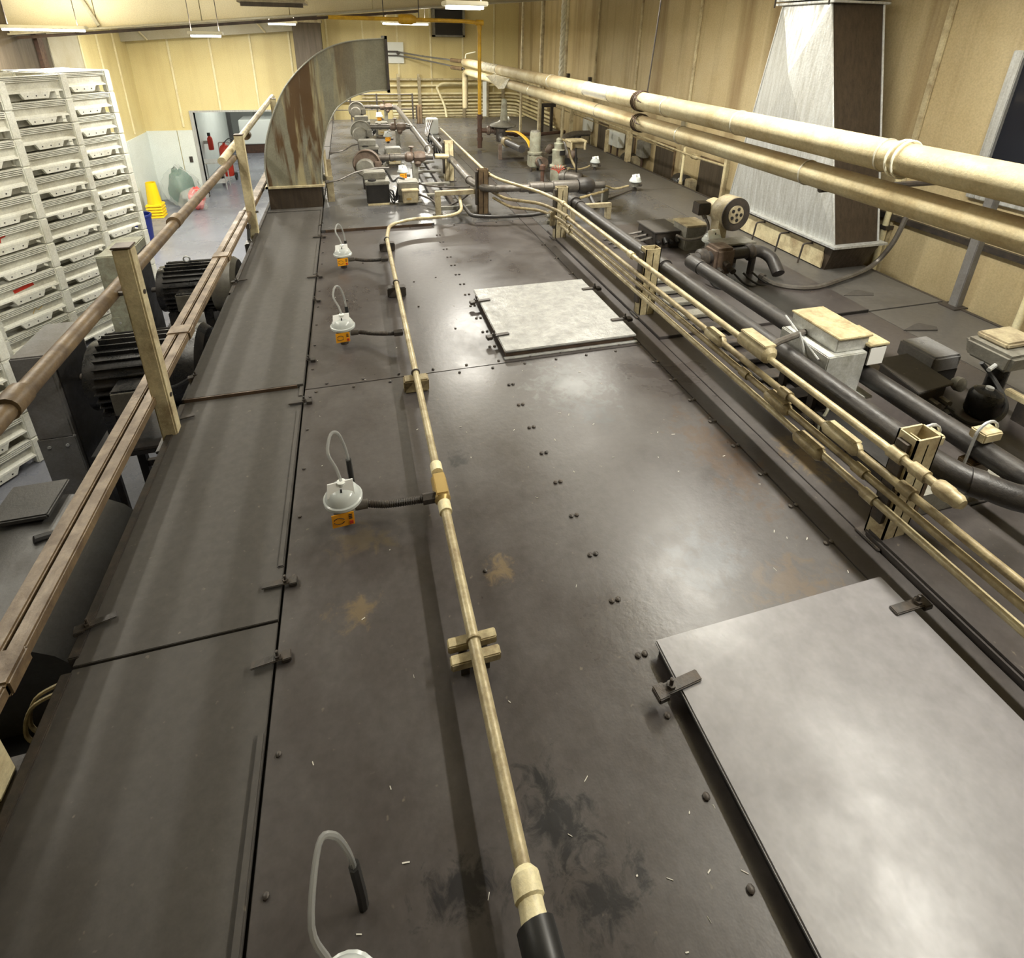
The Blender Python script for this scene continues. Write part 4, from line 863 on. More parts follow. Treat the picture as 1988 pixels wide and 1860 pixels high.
# ================================================================== YELLOW GAS DROP AND THE VALVE TRAIN
yd = thing('gas_drop_pipe', 'yellow gas pipe dropping from the ceiling, brown at its foot', 'pipe', (2.37,10.6,0))
MB().tube([(-0.2,10.6,2.27),(2.10,10.6,2.262),(2.37,10.6,2.24),(2.37,10.6,0.62)],0.034,14,bend=0.09).build('yellow_pipe','yellow_paint',yd)
MB().cyl((2.37,10.6,0.03),(2.37,10.6,0.66),0.045,n=14).build('brown_leg','rust_pipe',yd)
for z in (0.20,0.36,0.60): MB().cyl((2.37,10.6,z-0.03),(2.37,10.6,z+0.03),0.058,n=14).build('coupling','rust_pipe',yd)
MB().cyl((2.30,10.6,2.245),(2.44,10.6,2.245),0.05,n=12).cyl((2.37,10.6,2.12),(2.37,10.6,2.2),0.045,n=12).build('elbow','yellow_paint',yd)
MB().lathe([(0.07,0),(0.085,0.05),(0.085,0.22),(0.05,0.3)],(0.95,10.6,2.268),(1,0,0),14).build('overhead_valve','yellow_paint',yd)
MB().cyl((0.7,10.6,2.27),(0.7,10.6,3.1),0.008,n=6).cyl((1.3,10.6,2.27),(1.3,10.6,3.1),0.008,n=6).build('hanger_rod','dark_steel',yd)
MB().box(2.43,2.50,10.59,10.605,0.62,1.25).build('white_sleeve','white_box',yd)
vt = thing('valve_train', 'brown gas valve train with a round diaphragm regulator beside the yellow drop pipe', 'valve', (2.8,10.5,0))
MB().tube([(2.40,10.6,0.36),(2.62,10.55,0.36)],0.045,14).build('inlet_pipe','rust_pipe',vt)
MB().lathe([(0.07,0),(0.09,0.02),(0.09,0.06),(0.06,0.08),(0.06,0.14),(0.09,0.15),(0.09,0.19)],(2.50,10.58,0.36),(1,-0.1,0),14).build('union','valve_brown',vt)
MB().lathe([(0.10,0.18),(0.11,0.30),(0.10,0.42)],(2.75,10.4,0),n=18).build('valve_body','dark_steel',vt)
MB().lathe([(0.10,0.40),(0.24,0.44),(0.255,0.455),(0.24,0.48),(0.10,0.53),(0.07,0.56)],(2.80,10.5,0),n=30).build('diaphragm','machine_grey',vt)
MB().lathe([(0.075,0.55),(0.062,0.72),(0.05,0.86),(0.045,0.94),(0.02,0.95)],(2.82,10.5,0),n=18).build('spring_cone','valve_green',vt)
MB().tube([(2.74,10.35,0.30),(2.60,9.8,0.31),(2.66,8.75,0.33)],0.062,16,bend=0.2).build('outlet_pipe','gas_pipe',vt)
MB().cyl((2.615,9.62,0.312),(2.62,9.50,0.314),0.085,n=16).build('flange','conduit_dirty',vt)
for y in (9.58,): 
    MB().box(2.48,2.54,y-0.03,y+0.03,0,0.27).build('leg','valve_brown',vt,bevel=0.004); MB().box(2.50,2.95,y-0.025,y+0.025,0,0.03).build('foot_bar','dark_steel',vt)
yw = thing('yellow_leads', 'bright yellow wire leads curving over the valve train', 'wire', (2.75,9.6,0.42))
for k in range(3): MB().tube(catmull([(2.70+0.02*k,9.9,0.44),(2.80+0.02*k,9.6,0.47),(2.86+0.02*k,9.2,0.40),(2.87+0.015*k,9.0,0.30)],5),0.012,6).build('lead','wire_yellow',yw)
r1 = thing('gas_regulator', 'pale cylindrical gas regulator on a square cream valve body', 'regulator', (2.83,8.62,0))
MB().lathe([(0.105,0.26),(0.12,0.28),(0.12,0.305),(0.09,0.315),(0.088,0.60),(0.08,0.625),(0.05,0.63)],(2.84,8.62,0),n=24).build('bonnet','valve_green',r1)
MB().lathe([(0.075,0.625),(0.07,0.645),(0.02,0.65)],(2.84,8.62,0),n=20).build('cap','machine_grey',r1)
MB().box(2.74,2.94,8.52,8.72,0.06,0.27).build('body','valve_green',r1,bevel=0.02)
MB().cyl((2.76,8.55,0.0),(2.76,8.55,0.07),0.02,n=8).cyl((2.92,8.69,0.0),(2.92,8.69,0.07),0.02,n=8).build('foot','dark_steel',r1)
MB().lathe([(0.06,0),(0.08,0.01),(0.08,0.05),(0.065,0.06),(0.065,0.10),(0.085,0.11),(0.085,0.15)],(2.88,8.52,0.17),(0.25,-1,0),16).build('union','valve_brown',r1)
r2_ = thing('motorised_valve', 'tall stepped gas valve with a tan actuator box on a thin stem', 'valve', (2.97,7.85,0))
MB().lathe([(0.11,0.0),(0.115,0.02),(0.115,0.20),(0.13,0.21),(0.13,0.235),(0.095,0.245),(0.095,0.44),(0.10,0.45),(0.10,0.47),(0.07,0.48),(0.07,0.54),(0.075,0.55),(0.075,0.565),(0.045,0.575),(0.045,0.615),(0.05,0.62),(0.02,0.645)],(2.98,7.9,0),n=24).build('body','valve_green',r2_)
MB().box(2.96,3.04,7.78,7.84,0.40,0.47).build('name_plate','black',r2_,bevel=0.006)
MB().tube(catmull([(3.05,8.0,0.60),(3.12,7.95,0.56),(3.16,7.85,0.35),(3.2,7.7,0.2)],5),0.02,8).build('hose','conduit_dirty',r2_)
ab = thing('actuator_box', 'tan square actuator box held up on a black stem', 'box', (3.22,7.75,0))
MB().box(3.10,3.33,7.72,7.92,0.50,0.60).build('case','machine_tan',ab,bevel=0.012); MB().box(3.085,3.345,7.705,7.935,0.595,0.625).build('lid','cream_paint',ab,bevel=0.006)
for x in (3.11,3.32): MB().cyl((x,7.715,0.49),(x,7.715,0.60),0.018,n=8).build('corner_boss','cream_paint',ab)
MB().cyl((3.18,7.62,0.0),(3.18,7.72,0.52),0.014,n=8).build('stem','black',ab)
el2 = pipe('short fat grey elbow at the foot of the stepped valve', [(2.90,7.55,0.14),(3.02,7.42,0.16),(3.12,7.30,0.15),(3.22,7.40,0.10),(3.22,7.6,0.08)], 0.075, 'grey_pipe', [((2.95,7.50,0.148),(0.6,-0.7,0.1),1.25,0.05)], 'pipe_elbow', 0.1)
rl = thing('red_leads', 'bundle of red wire ends sticking out beside the stepped valve', 'wire', (2.86,7.6,0.2))
for k in range(7):
    a = -1.35+0.45*k; MB().tube([(2.90,7.62,0.16),(2.88+0.03*math.sin(a),7.60,0.22),(2.86+0.11*math.sin(a),7.58,0.24+0.07*math.cos(a))],0.0045,5).build('lead','wire_red',rl)
pp = thing('capped_pipe_leg', 'dark upright pipe leg between the two regulators', 'pipe', (2.70,7.80,0)); MB().cyl((2.70,7.80,0.0),(2.70,7.80,0.22),0.03,n=10).lathe([(0.045,0.2),(0.045,0.26),(0.02,0.28)],(2.70,7.80,0),n=10).build('leg','rust_pipe',pp)
MB().tube([(2.70,7.80,0.22),(2.78,8.2,0.25),(2.86,8.45,0.2)],0.03,10).build('link','black',pp)
pipe('slim dark pipe running from the stepped valve toward the tan frame', [(3.1,7.3,0.22),(2.85,6.75,0.24),(2.78,6.25,0.24),(2.78,6.0,0.12)], 0.03, 'gas_pipe', [((2.79,6.3,0.24),(0,1,0),1.4,0.05)], 'slim_pipe', 0.1)
fr = thing('tan_frame', 'tan angle frame right of the tan rack post', 'bracket', (2.75,5.95,0))
MB().box(2.35,2.93,5.88,5.94,0.15,0.20).build('crossbar','machine_tan',fr,bevel=0.004); MB().box(2.865,2.93,5.88,5.94,0,0.15).build('leg','machine_tan',fr,bevel=0.004); MB().box(2.42,2.47,5.88,5.94,0,0.15).build('leg','machine_tan',fr,bevel=0.004)
MB().box(3.05,3.13,6.40,6.46,0,0.24).build('upright','machine_grey',fr,bevel=0.004); MB().tube([(2.6,6.1,0.22),(3.0,6.3,0.23),(3.1,6.40,0.22)],0.018,8,bend=0.06).build('rail','conduit_dirty',fr)
wire('pale conduit curving to the nearer right strip switch', [(2.95,6.9,0.12),(3.3,6.95,0.13),(3.5,6.98,0.07),(3.76,7.08,0.075)], 0.016, 'conduit', 'switch_conduit')
wire('pale conduit curving to the farther right strip switch', [(3.3,8.3,0.08),(3.5,8.35,0.05),(3.65,8.40,0.06),(3.75,8.46,0.075)], 0.015, 'conduit', 'switch_conduit')
wire('dark cable lying from the tan frame to the nearer right strip switch', [(2.95,6.5,0.02),(3.2,6.65,0.015),(3.5,6.85,0.015),(3.84,7.05,0.03)], 0.010)
# dark pipework at the far right of the roof
pipe('dark pipe lying along the far right of the roof', [(3.0,11.6,0.30),(3.1,11.3,0.16),(3.9,11.35,0.14),(4.45,11.5,0.15)], 0.035, 'rust_pipe', [((3.3,11.31,0.15),(1,0,0),1.5,0.08)], 'far_pipe', 0.12)
pipe('grey curved pipe at the far right of the roof', [(3.75,9.4,0.0),(3.75,9.5,0.22),(3.80,9.9,0.30),(4.15,10.2,0.32),(4.5,10.3,0.3)], 0.055, 'grey_pipe', (), 'far_pipe', 0.2)
fj = thing('far_machinery', 'dark jumble of small valves at the far right of the roof', 'valve', (3.6,9.2,0))
for k, (x, y, z) in enumerate(((3.45,9.1,0.1),(3.62,9.05,0.08),(3.72,9.2,0.12),(3.3,9.3,0.15))):
    MB().lathe([(0.05,0),(0.07,0.03),(0.07,0.12),(0.04,0.16)],(x,y,z),(0.5*(k%2),-0.3,1),12).build('valve','valve_brown' if k%2 else 'dark_steel',fj)
MB().box(3.3,3.75,9.0,9.25,0.0,0.1).build('base','black',fj)
bs = thing('bracket_post', 'dark twin bracket posts standing at the far right corner of the roof', 'post', (4.3,12.3,0))
for x in (4.2,4.42): MB().box(x-0.03,x+0.03,12.27,12.33,0,0.62).build('upright','dark_steel',bs)
MB().box(4.12,4.5,12.26,12.34,0.58,0.66).build('crossbar','dark_steel',bs)
cw = thing('white_elbow', 'small white pipe elbow at the far right of the roof', 'pipe', (3.25,11.8,0.1)); MB().tube([(3.2,11.9,0.0),(3.2,11.9,0.32),(3.32,11.9,0.40)],0.05,10,bend=0.08).build('elbow','white_box',cw)

# ================================================================== RIGHT BLOWER BURNER
bw = thing('blower', 'cream round blower with a dark spoked inlet facing the camera', 'blower', (3.42,4.3,0))
BC = Vector((3.42,4.30,0.50)); AX = Vector((0.10,-1,0.04))
MB().lathe([(0.09,-0.16),(0.155,-0.15),(0.165,-0.13),(0.165,0.0),(0.158,0.012)],BC,AX,36).build('scroll','machine_tan',bw)
MB().lathe([(0.161,0.010),(0.161,0.020),(0.150,0.022),(0.090,0.016)],BC,AX,36).build('inlet_ring','dark_steel',bw)
MB().lathe([(0.088,0.010),(0.088,0.022),(0.02,0.025)],BC,AX,24).build('inlet_disc','machine_tan',bw)
q = Vector((0,0,1)).rotation_difference(AX.normalized())
for k in range(5):
    a = 2*PI*k/5; c = BC + q @ Vector((0.055*math.cos(a),0.055*math.sin(a),0.022)); MB().cyl(c, c+AX*0.006, 0.017, n=10).build('inlet_hole','black',bw)
MB().cyl(BC+AX*0.02, BC+AX*0.034, 0.014, n=8).build('hub','black',bw)
MB().hexa([(3.27,4.28,0.10),(3.36,4.28,0.10),(3.36,4.42,0.10),(3.27,4.42,0.10)],[(3.262,4.29,0.50),(3.36,4.29,0.42),(3.36,4.43,0.42),(3.262,4.43,0.50)]).build('outlet','machine_tan',bw,bevel=0.01)
MB().lathe([(0.085,0),(0.095,0.02),(0.095,0.15),(0.07,0.2)],BC-AX*0.16+Vector((0,0,0.0)),-AX,22).build('motor','cream_paint',bw)
MB().box(3.17,3.30,4.50,4.62,0.44,0.56).build('capacitor_box','dark_steel',bw,bevel=0.008)
MB().box(3.25,3.50,4.25,4.50,0.0,0.12).build('pedestal','dark_steel',bw,bevel=0.01)
wire('grey flexible cable hanging from the round blower', [(3.24,4.52,0.44),(3.26,4.45,0.36),(3.22,4.42,0.26),(3.10,4.50,0.2),(3.02,4.60,0.22)], 0.014, 'grey_pipe')
b1 = thing('flat_control_box', 'dark flat control box with open side left of the round blower', 'box', (3.0,4.95,0))
MB().box(2.90,3.20,4.78,5.15,0.02,0.19).build('case','dark_steel',b1,bevel=0.006); MB().box(2.88,3.22,4.76,5.17,0.19,0.205).build('lid','roof_side',b1,bevel=0.004); MB().box(2.94,3.14,4.80,5.1,0,0.03).build('foot','black',b1)
for k in range(3): MB().tube([(2.90,4.85+0.1*k,0.12),(2.70,4.85+0.12*k,0.08),(2.5,4.9+0.12*k,0.03)],0.013,6,bend=0.05).build('conduit','grey_pipe',b1)
for k in range(4): MB().cyl((2.93+0.07*k,4.775,0.10+0.03*(k%2)),(2.93+0.07*k,4.73,0.09),0.022,n=8).build('knob','black',b1)
b2 = thing('black_box', 'small black box behind the flat control box', 'box', (3.35,5.1,0)); MB().box(3.25,3.48,5.02,5.22,0.0,0.16).build('case','black',b2,bevel=0.006); MB().box(3.24,3.49,5.01,5.23,0.155,0.175).build('lid','machine_grey',b2,bevel=0.004)
b3 = thing('square_housing', 'grey square housing under the round blower', 'box', (3.3,4.75,0)); MB().box(3.18,3.42,4.66,4.92,0.0,0.27).build('case','machine_grey',b3,bevel=0.008); MB().box(3.17,3.43,4.65,4.93,0.265,0.285).build('lid','machine_tan',b3,bevel=0.004)
ba = thing('burner_manifold', 'dark greasy burner manifold with thick elbow in front of the round blower', 'burner', (3.15,3.98,0))
MB().tube([(2.78,3.98,0.22),(2.96,3.97,0.23),(3.30,3.98,0.24),(3.52,3.99,0.24),(3.58,3.90,0.20),(3.56,3.76,0.10)],0.055,14,bend=0.1).build('main_pipe','gas_pipe',ba)
MB().lathe([(0.06,0),(0.085,0.02),(0.085,0.07),(0.06,0.09)],(2.86,3.975,0.225),(1,0,0),16).lathe([(0.06,0),(0.08,0.02),(0.08,0.05),(0.06,0.07)],(3.36,3.98,0.24),(1,0,0),16).build('flange','dark_steel',ba)
MB().box(2.98,3.18,3.88,4.08,0.08,0.33).build('mixer_body','valve_brown',ba,bevel=0.025)
for k in range(3): MB().cyl((3.02+0.06*k,3.88,0.14+0.06*(k%2)),(3.02+0.06*k,3.83,0.13+0.06*(k%2)),0.028,n=12).build('port','dark_steel',ba)
MB().box(3.12,3.48,4.05,4.18,0.16,0.30).build('air_box','gas_pipe',ba,bevel=0.015); MB().box(3.10,3.50,4.03,4.20,0.29,0.31).build('air_box_lid','machine_grey',ba,bevel=0.004)
MB().cyl((3.05,3.95,0.0),(3.05,3.95,0.1),0.03,n=8).cyl((3.45,3.99,0.0),(3.45,3.99,0.2),0.03,n=8).build('prop','dark_steel',ba)
for k in range(6): MB().tube(catmull([(2.9+0.09*k,3.85,0.10),(2.92+0.1*k,3.78,0.04),(2.98+0.1*k,3.72,0.02),(3.06+0.1*k,3.74,0.01)],4),0.009,6).build('lead','rubber',ba)
lp = thing('ladder_grating', 'dark metal rungs lying between the two black gas pipes', 'grating', (2.45,3.2,0))
for k in range(11): MB().box(2.32,2.58,1.75+0.22*k,1.85+0.22*k,0.03,0.06).build('rung','machine_grey' if k > 6 else 'dark_steel',lp,bevel=0.004)
MB().box(2.32,2.35,1.7,4.2,0.0,0.035).box(2.55,2.58,1.7,4.2,0.0,0.035).build('side_bar','dark_steel',lp)
wire('thick grey hose curving across the right roof strip to the wall', [(3.45,3.85,0.05),(3.50,3.66,0.035),(3.75,3.55,0.035),(4.10,3.62,0.04),(4.45,3.72,0.05),(4.70,3.80,0.09),(4.76,3.74,0.30),(4.80,3.72,0.55),(4.86,3.74,0.75)], 0.022, 'grey_pipe', 'hose')
# peeled roof skin flaps and fluff on the right strip
for lab, x, y, rz in (('torn flap of roof skin near the right edge, farther one',3.95,3.40,0.2),('torn flap of roof skin near the right edge, nearer one',3.90,2.78,0.1)):
    t = thing('torn_flap', lab, 'flap', (x,y,0)); MB().add([(x,y,0.002),(x+0.12,y+0.02,0.03),(x+0.26,y-0.06,0.004),(x+0.30,y-0.02,0.004),(x+0.22,y+0.06,0.006),(x,y,0.010),(x+0.12,y+0.02,0.036),(x+0.26,y-0.06,0.010),(x+0.30,y-0.02,0.010),(x+0.22,y+0.06,0.012)],[(0,1,2),(1,3,2),(1,4,3),(5,7,6),(6,7,8),(6,8,9),(0,2,7,5),(2,3,8,7),(3,4,9,8),(4,1,6,9),(1,0,5,6)]).build('skin','roof_side',t)
# ---------------------------------------------------------------- nearer right train
cb = thing('control_cabinet', 'small galvanised control cabinet with stepped lid beside the black gas pipes', 'cabinet', (2.48,2.15,0.1))
MB().box(2.34,2.60,2.00,2.36,0.20,0.46).build('case','galv_box',cb,bevel=0.005)
MB().box(2.41,2.62,2.03,2.37,0.46,0.545).build('upper_case','galv_box',cb,bevel=0.005); MB().box(2.405,2.63,2.02,2.38,0.54,0.552).build('lid','conduit',cb,bevel=0.003)
MB().box(2.61,2.73,2.01,2.20,0.37,0.49).build('relay','black',cb,bevel=0.005); MB().box(2.60,2.74,2.0,2.21,0.485,0.50).build('relay_lid','conduit',cb,bevel=0.003); MB().box(2.62,2.725,2.003,2.011,0.37,0.475).build('relay_label','paper',cb)
MB().box(2.36,2.66,1.95,2.10,0.185,0.20).build('shelf_plate','galv_box',cb); 
for x in (2.38,2.58): MB().box(x-0.015,x+0.015,2.05,2.09,0,0.19).box(x-0.015,x+0.015,2.28,2.32,0,0.20).build('leg','dark_steel',cb)
MB().tube([(2.33,2.22,0.50),(2.335,2.12,0.36)],0.009,6).tube([(2.37,2.38,0.52),(2.33,2.05,0.42)],0.006,6).build('latch_rod','galv',cb); MB().lathe([(0.014,0),(0.014,0.01),(0.006,0.016)],(2.335,2.11,0.35),(-1,-0.5,0),10).build('knob','white_box',cb)
MB().tube(catmull([(2.40,2.0,0.20),(2.37,1.95,0.16),(2.33,1.94,0.10),(2.32,1.93,0.05)],4),0.008,6).build('green_wire','valve_green',cb)
lb_ = thing('flat_steel_box', 'long flat dark steel box with overhanging lid right of the cabinet', 'box', (3.18,2.1,0))
MB().hexa([(3.02,1.96,0),(3.28,1.99,0),(3.32,2.28,0),(3.08,2.27,0)],[(3.02,1.96,0.15),(3.28,1.99,0.15),(3.32,2.28,0.15),(3.08,2.27,0.15)]).build('case','dark_steel',lb_,bevel=0.005)
MB().hexa([(3.0,1.94,0.15),(3.30,1.97,0.15),(3.34,2.31,0.15),(3.06,2.30,0.15)],[(3.0,1.94,0.165),(3.30,1.97,0.165),(3.34,2.31,0.165),(3.06,2.30,0.165)]).build('lid','roof_side',lb_,bevel=0.003)
for k in range(3): MB().cyl((3.05+0.08*k,1.955,0.08),(3.045+0.08*k,1.90,0.08),0.022,n=8).build('gland','grey_pipe',lb_)
db = thing('dark_actuator', 'dark square actuator block behind the flat steel box', 'box', (3.28,2.15,0))
MB().box(3.36,3.56,2.14,2.34,0.0,0.12).build('foot','black',db); MB().box(3.33,3.55,2.13,2.38,0.12,0.23).build('case','guard_grey',db,bevel=0.012)
MB().lathe([(0.03,0),(0.045,0.02),(0.045,0.05),(0.02,0.06)],(3.42,2.05,0.10),(0,-1,0.2),12).build('eye','machine_grey',db)
jg = thing('small_motor', 'small dark rounded motor near the right border', 'motor', (3.45,1.83,0))
MB().lathe([(0.07,0.0),(0.085,0.02),(0.085,0.13),(0.07,0.16),(0.03,0.175)],(3.42,1.86,0),n=20).build('body','motor',jg); MB().cyl((3.42,1.86,0.17),(3.42,1.86,0.19),0.02,n=10).build('cap','galv',jg)
wire('black looped cable around the small motor', [(3.12,1.86,0.10),(3.18,1.76,0.06),(3.32,1.72,0.08),(3.46,1.78,0.12),(3.52,1.92,0.20),(3.46,1.97,0.28)], 0.013, 'rubber')
wire('long black cable running off the right border', [(3.10,1.84,0.09),(3.0,1.66,0.08),(2.95,1.45,0.09),(2.93,1.2,0.10),(2.92,0.6,0.10)], 0.013, 'rubber')
gb = thing('grey_actuator', 'grey cast actuator with dusty top at the right border', 'actuator', (3.68,1.95,0))
MB().hexa([(3.50,1.86,0.26),(3.78,1.86,0.26),(3.78,2.10,0.26),(3.50,2.10,0.26)],[(3.48,1.84,0.38),(3.80,1.84,0.38),(3.80,2.12,0.38),(3.48,2.12,0.38)]).build('case','machine_grey',gb,bevel=0.02)
MB().box(3.54,3.80,1.92,2.10,0.38,0.42).build('cover','machine_tan',gb,bevel=0.012); MB().cyl((3.66,1.98,0),(3.66,1.98,0.27),0.05,n=12).build('neck','motor',gb)
MB().tube([(3.42,1.90,0.28),(3.5,1.92,0.29)],0.012,8).build('lever','galv',gb)
ch = thing('cream_strip', 'pale steel strip lying below the grey actuator', 'strip', (3.75,1.6,0.15)); MB().box(3.55,3.59,1.0,1.86,0.12,0.16).build('strip','cream_paint',ch,bevel=0.004); MB().box(3.55,3.59,1.05,1.12,0,0.12).build('foot','dark_steel',ch); MB().box(3.55,3.59,1.7,1.78,0,0.12).build('foot','dark_steel',ch)
dp = thing('pipe_trough', 'dark open trough plate between the two black gas pipes near the camera', 'trough', (2.46,1.7,0))
MB().box(2.33,2.60,1.45,1.98,0.12,0.13).build('plate','black',dp); MB().box(2.33,2.34,1.45,1.98,0,0.12).box(2.58,2.59,1.45,1.98,0,0.12).build('side','dark_steel',dp)
rg = thing('ring_fitting', 'round brass and black fitting below the right black gas pipe', 'fitting', (2.50,1.75,0.13))
MB().torus((2.50,1.80,0.19),(0.3,-1,0.4),0.055,0.016,20,8).build('ring','grey_pipe',rg); MB().lathe([(0.035,0),(0.035,0.02),(0.012,0.03)],(2.50,1.80,0.19),(0.3,-1,0.4),12).build('dial','brass',rg)

# ================================================================== RIGHT EDGE: POSTS, RAIL, BOXES AND MOTORS IN THE GAP
ed = thing('edge_rail', 'thin cream conduit rail on posts along the right edge of the roof', 'railing', (4.73,6.2,0))
MB().tube([(4.72,14.5,0.60),(4.72,9.9,0.53),(4.72,7.1,0.47),(4.72,6.26,0.485)],0.017,8).build('rail','conduit',ed)
MB().tube([(4.74,14.5,0.52),(4.74,9.9,0.46),(4.74,7.6,0.44)],0.012,8).build('rail','conduit_dirty',ed)
for y, h, w_ in ((6.23,0.86,0.055),(8.99,0.53,0.085),(11.77,0.62,0.075),(9.9,0.42,0.06)): MB().box(4.70-w_/2,4.70+w_/2,y-w_/2,y+w_/2,0.0,h).build('post','cream_paint',ed,bevel=0.005)
lb_body(ed, (4.72,7.0,0.47), 0.16, 0.035, 'conduit')
def gap_motor(lab, y, s=1.0, x=4.93):
    t = thing('recirculation_motor', lab, 'motor', (x,y,-0.4))
    MB().lathe([(0.08,0),(0.14,0.03),(0.15,0.08),(0.15,0.22),(0.10,0.28)],(x,y+0.16*s,-0.06),(0,-1,0),20).build('body','motor',t)
    MB().box(x-0.13,x+0.11,y-0.02,y+0.2,-0.40,-0.16).build('mount','rust_pipe',t,bevel=0.01); MB().box(x-0.04,x+0.10,y-0.26*s,y-0.12,-0.15,0.05).build('gearbox','machine_tan',t,bevel=0.015)
    MB().box(x-0.15,x+0.12,y-0.3,y+0.3,ZF,-0.40).build('plinth','brown_dark',t)
for y, lab in ((11.75,'black recirculation motor in the wall gap, farthest'),(9.35,'black recirculation motor in the wall gap behind the white boxes'),(7.55,'black recirculation motor in the wall gap, second nearest'),(6.1,'black recirculation motor in the wall gap behind the blower')): gap_motor(lab, y)
for y, z, lab in ((11.6,0.27,'small white switch box on the right wall, farthest of four'),(10.35,0.20,'small white switch box on the right wall, third nearest'),(10.05,0.20,'small white switch box on the right wall, second nearest'),(9.05,0.20,'pale grey switch box on the right wall, nearest of four')):
    t = thing('switch_box', lab, 'box', (XR,y,z)); MB().box(XR-0.16,XR-0.03,y-0.13,y+0.13,z-0.14,z+0.15).build('case','white_box' if y > 9.5 else 'machine_grey',t,bevel=0.01)
    MB().box(XR-0.168,XR-0.16,y-0.12,y+0.12,z-0.13,z+0.14).build('lid','white_box' if y > 9.5 else 'machine_grey',t,bevel=0.003); MB().tube([(XR-0.1,y,z-0.14),(XR-0.1,y,-0.5)],0.018,6).build('conduit','rust_pipe',t); MB().box(XR-0.03,XR,y-0.1,y+0.1,z-0.1,z+0.1).build('back_plate','machine_grey',t)
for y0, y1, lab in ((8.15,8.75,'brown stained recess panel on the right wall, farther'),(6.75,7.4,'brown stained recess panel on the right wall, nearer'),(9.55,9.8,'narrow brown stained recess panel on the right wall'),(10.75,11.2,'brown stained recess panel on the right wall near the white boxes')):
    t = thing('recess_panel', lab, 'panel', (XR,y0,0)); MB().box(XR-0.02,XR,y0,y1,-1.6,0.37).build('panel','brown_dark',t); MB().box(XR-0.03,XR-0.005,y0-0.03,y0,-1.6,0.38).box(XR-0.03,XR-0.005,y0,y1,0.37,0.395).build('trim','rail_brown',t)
dpz = thing('dark_upright', 'dark steel upright standing at the right edge of the roof', 'post', (4.72,3.02,0)); MB().box(4.68,4.75,2.985,3.055,0.0,1.12).build('upright','guard_grey',dpz,bevel=0.005); MB().box(4.62,4.77,2.95,3.09,0,0.012).build('foot','dark_steel',dpz)
MB().cyl((4.70,3.02,1.08),(PX+0.05,3.02,1.08),0.022,n=8).build('pipe_arm','dark_steel',dpz)
tr = thing('wall_rail', 'dark steel rail running along the right wall', 'rail', (XR,3.5,0.42)); MB().box(XR-0.05,XR-0.01,-1,4.45,0.40,0.455).build('rail','dark_steel',tr); 
for y in (1.5,3.3,4.3): MB().box(XR-0.03,XR,y-0.03,y+0.03,0.39,0.47).build('clip','dark_steel',tr)
for y, lab in ((4.10,'pale pipe standing against the right wall behind the duct'),(2.74,'pale pipe standing against the right wall at the right border')):
    t = thing('wall_pipe', lab, 'pipe', (XR-0.07,y,-0.5)); MB().cyl((XR-0.07,y,-0.6),(XR-0.07,y,0.8),0.028,n=10).build('pipe','batten',t); MB().box(XR-0.1,XR,y-0.04,y+0.04,0.30,0.34).build('clip','dark_steel',t)
pl = thing('conduit_drop', 'thin white conduit behind the overhead pipes above the blower', 'conduit', (4.72,6.9,0)); MB().cyl((4.74,7.3,0.0),(4.74,7.3,0.55),0.02,n=8).build('pipe','batten',pl); MB().lathe([(0.03,0),(0.03,0.04)],(4.74,7.3,0),n=8).build('foot','cream_paint',pl)
ws = thing('white_strap', 'short white strap hanging between the two overhead pipes', 'strap', (PX,4.9,1.2)); MB().box(PX+0.075,PX+0.10,4.80,4.86,1.10,1.44).build('strap','rope',ws)

# ================================================================== FAR WALL FITTINGS
bank = thing('conduit_bank', 'bank of pale conduits stacked along the far wall', 'conduit', (2.2,17.3,0))
zs = [0.83,0.66,0.43,0.33,0.24,0.13,0.03,-0.06,-0.15,-0.23,-0.31]
for i, z in enumerate(zs):
    x0 = -0.6 if i in (0,1,4) else 0.4 if i < 5 else 1.25
    MB().tube([(x0,17.34,z),(4.75,17.34,z),(4.98,17.12,z),(4.98,14.6-0.15*i,z-0.02)],0.033,8,bend=0.2).build('conduit','batten' if i % 3 else 'cream_paint',bank)
for x in (1.45,2.05,3.38,4.1,4.6):
    MB().box(x-0.03,x+0.03,17.38,17.45,-0.45,0.98).build('strut','cream_paint',bank); MB().box(x-0.045,x+0.045,17.27,17.30,-0.36,0.9).build('strap_bar','machine_tan',bank)
for y in (14.9,16.2): MB().box(5.02,5.08,y-0.03,y+0.03,-0.5,1.0).build('strut','cream_paint',bank)
MB().tube([(2.55,17.2,0.62),(2.7,17.15,0.74),(3.9,17.15,0.72)],0.035,8,bend=0.12).tube([(2.55,17.2,0.62),(2.75,17.0,0.1),(2.78,16.9,-0.2)],0.035,8,bend=0.2).build('conduit','batten',bank)
b2_ = thing('wall_conduits', 'two dark conduits high on the right wall near the corner', 'conduit', (5.05,12.5,1.2))
for k in range(3): MB().tube([(5.04,11.6,0.95+0.08*k),(5.04,13.4,0.97+0.08*k)],0.025,8).build('conduit','rail_brown',b2_)
for y in (11.8,13.1): MB().box(5.05,5.11,y-0.03,y+0.03,0.85,1.25).build('clip','dark_steel',b2_)
fr2 = thing('far_rail', 'thin dark rail frame at the far left end of the roof', 'railing', (0.3,15.1,0))
for z in (0.25,0.46,0.62): MB().tube([(-0.42,15.1,z),(1.62,15.1,z)],0.014,6).build('rail','dark_steel',fr2)
for x in (-0.41,0.05,0.7,1.6): MB().box(x-0.02,x+0.02,15.08,15.12,0,0.64).build('post','dark_steel',fr2)
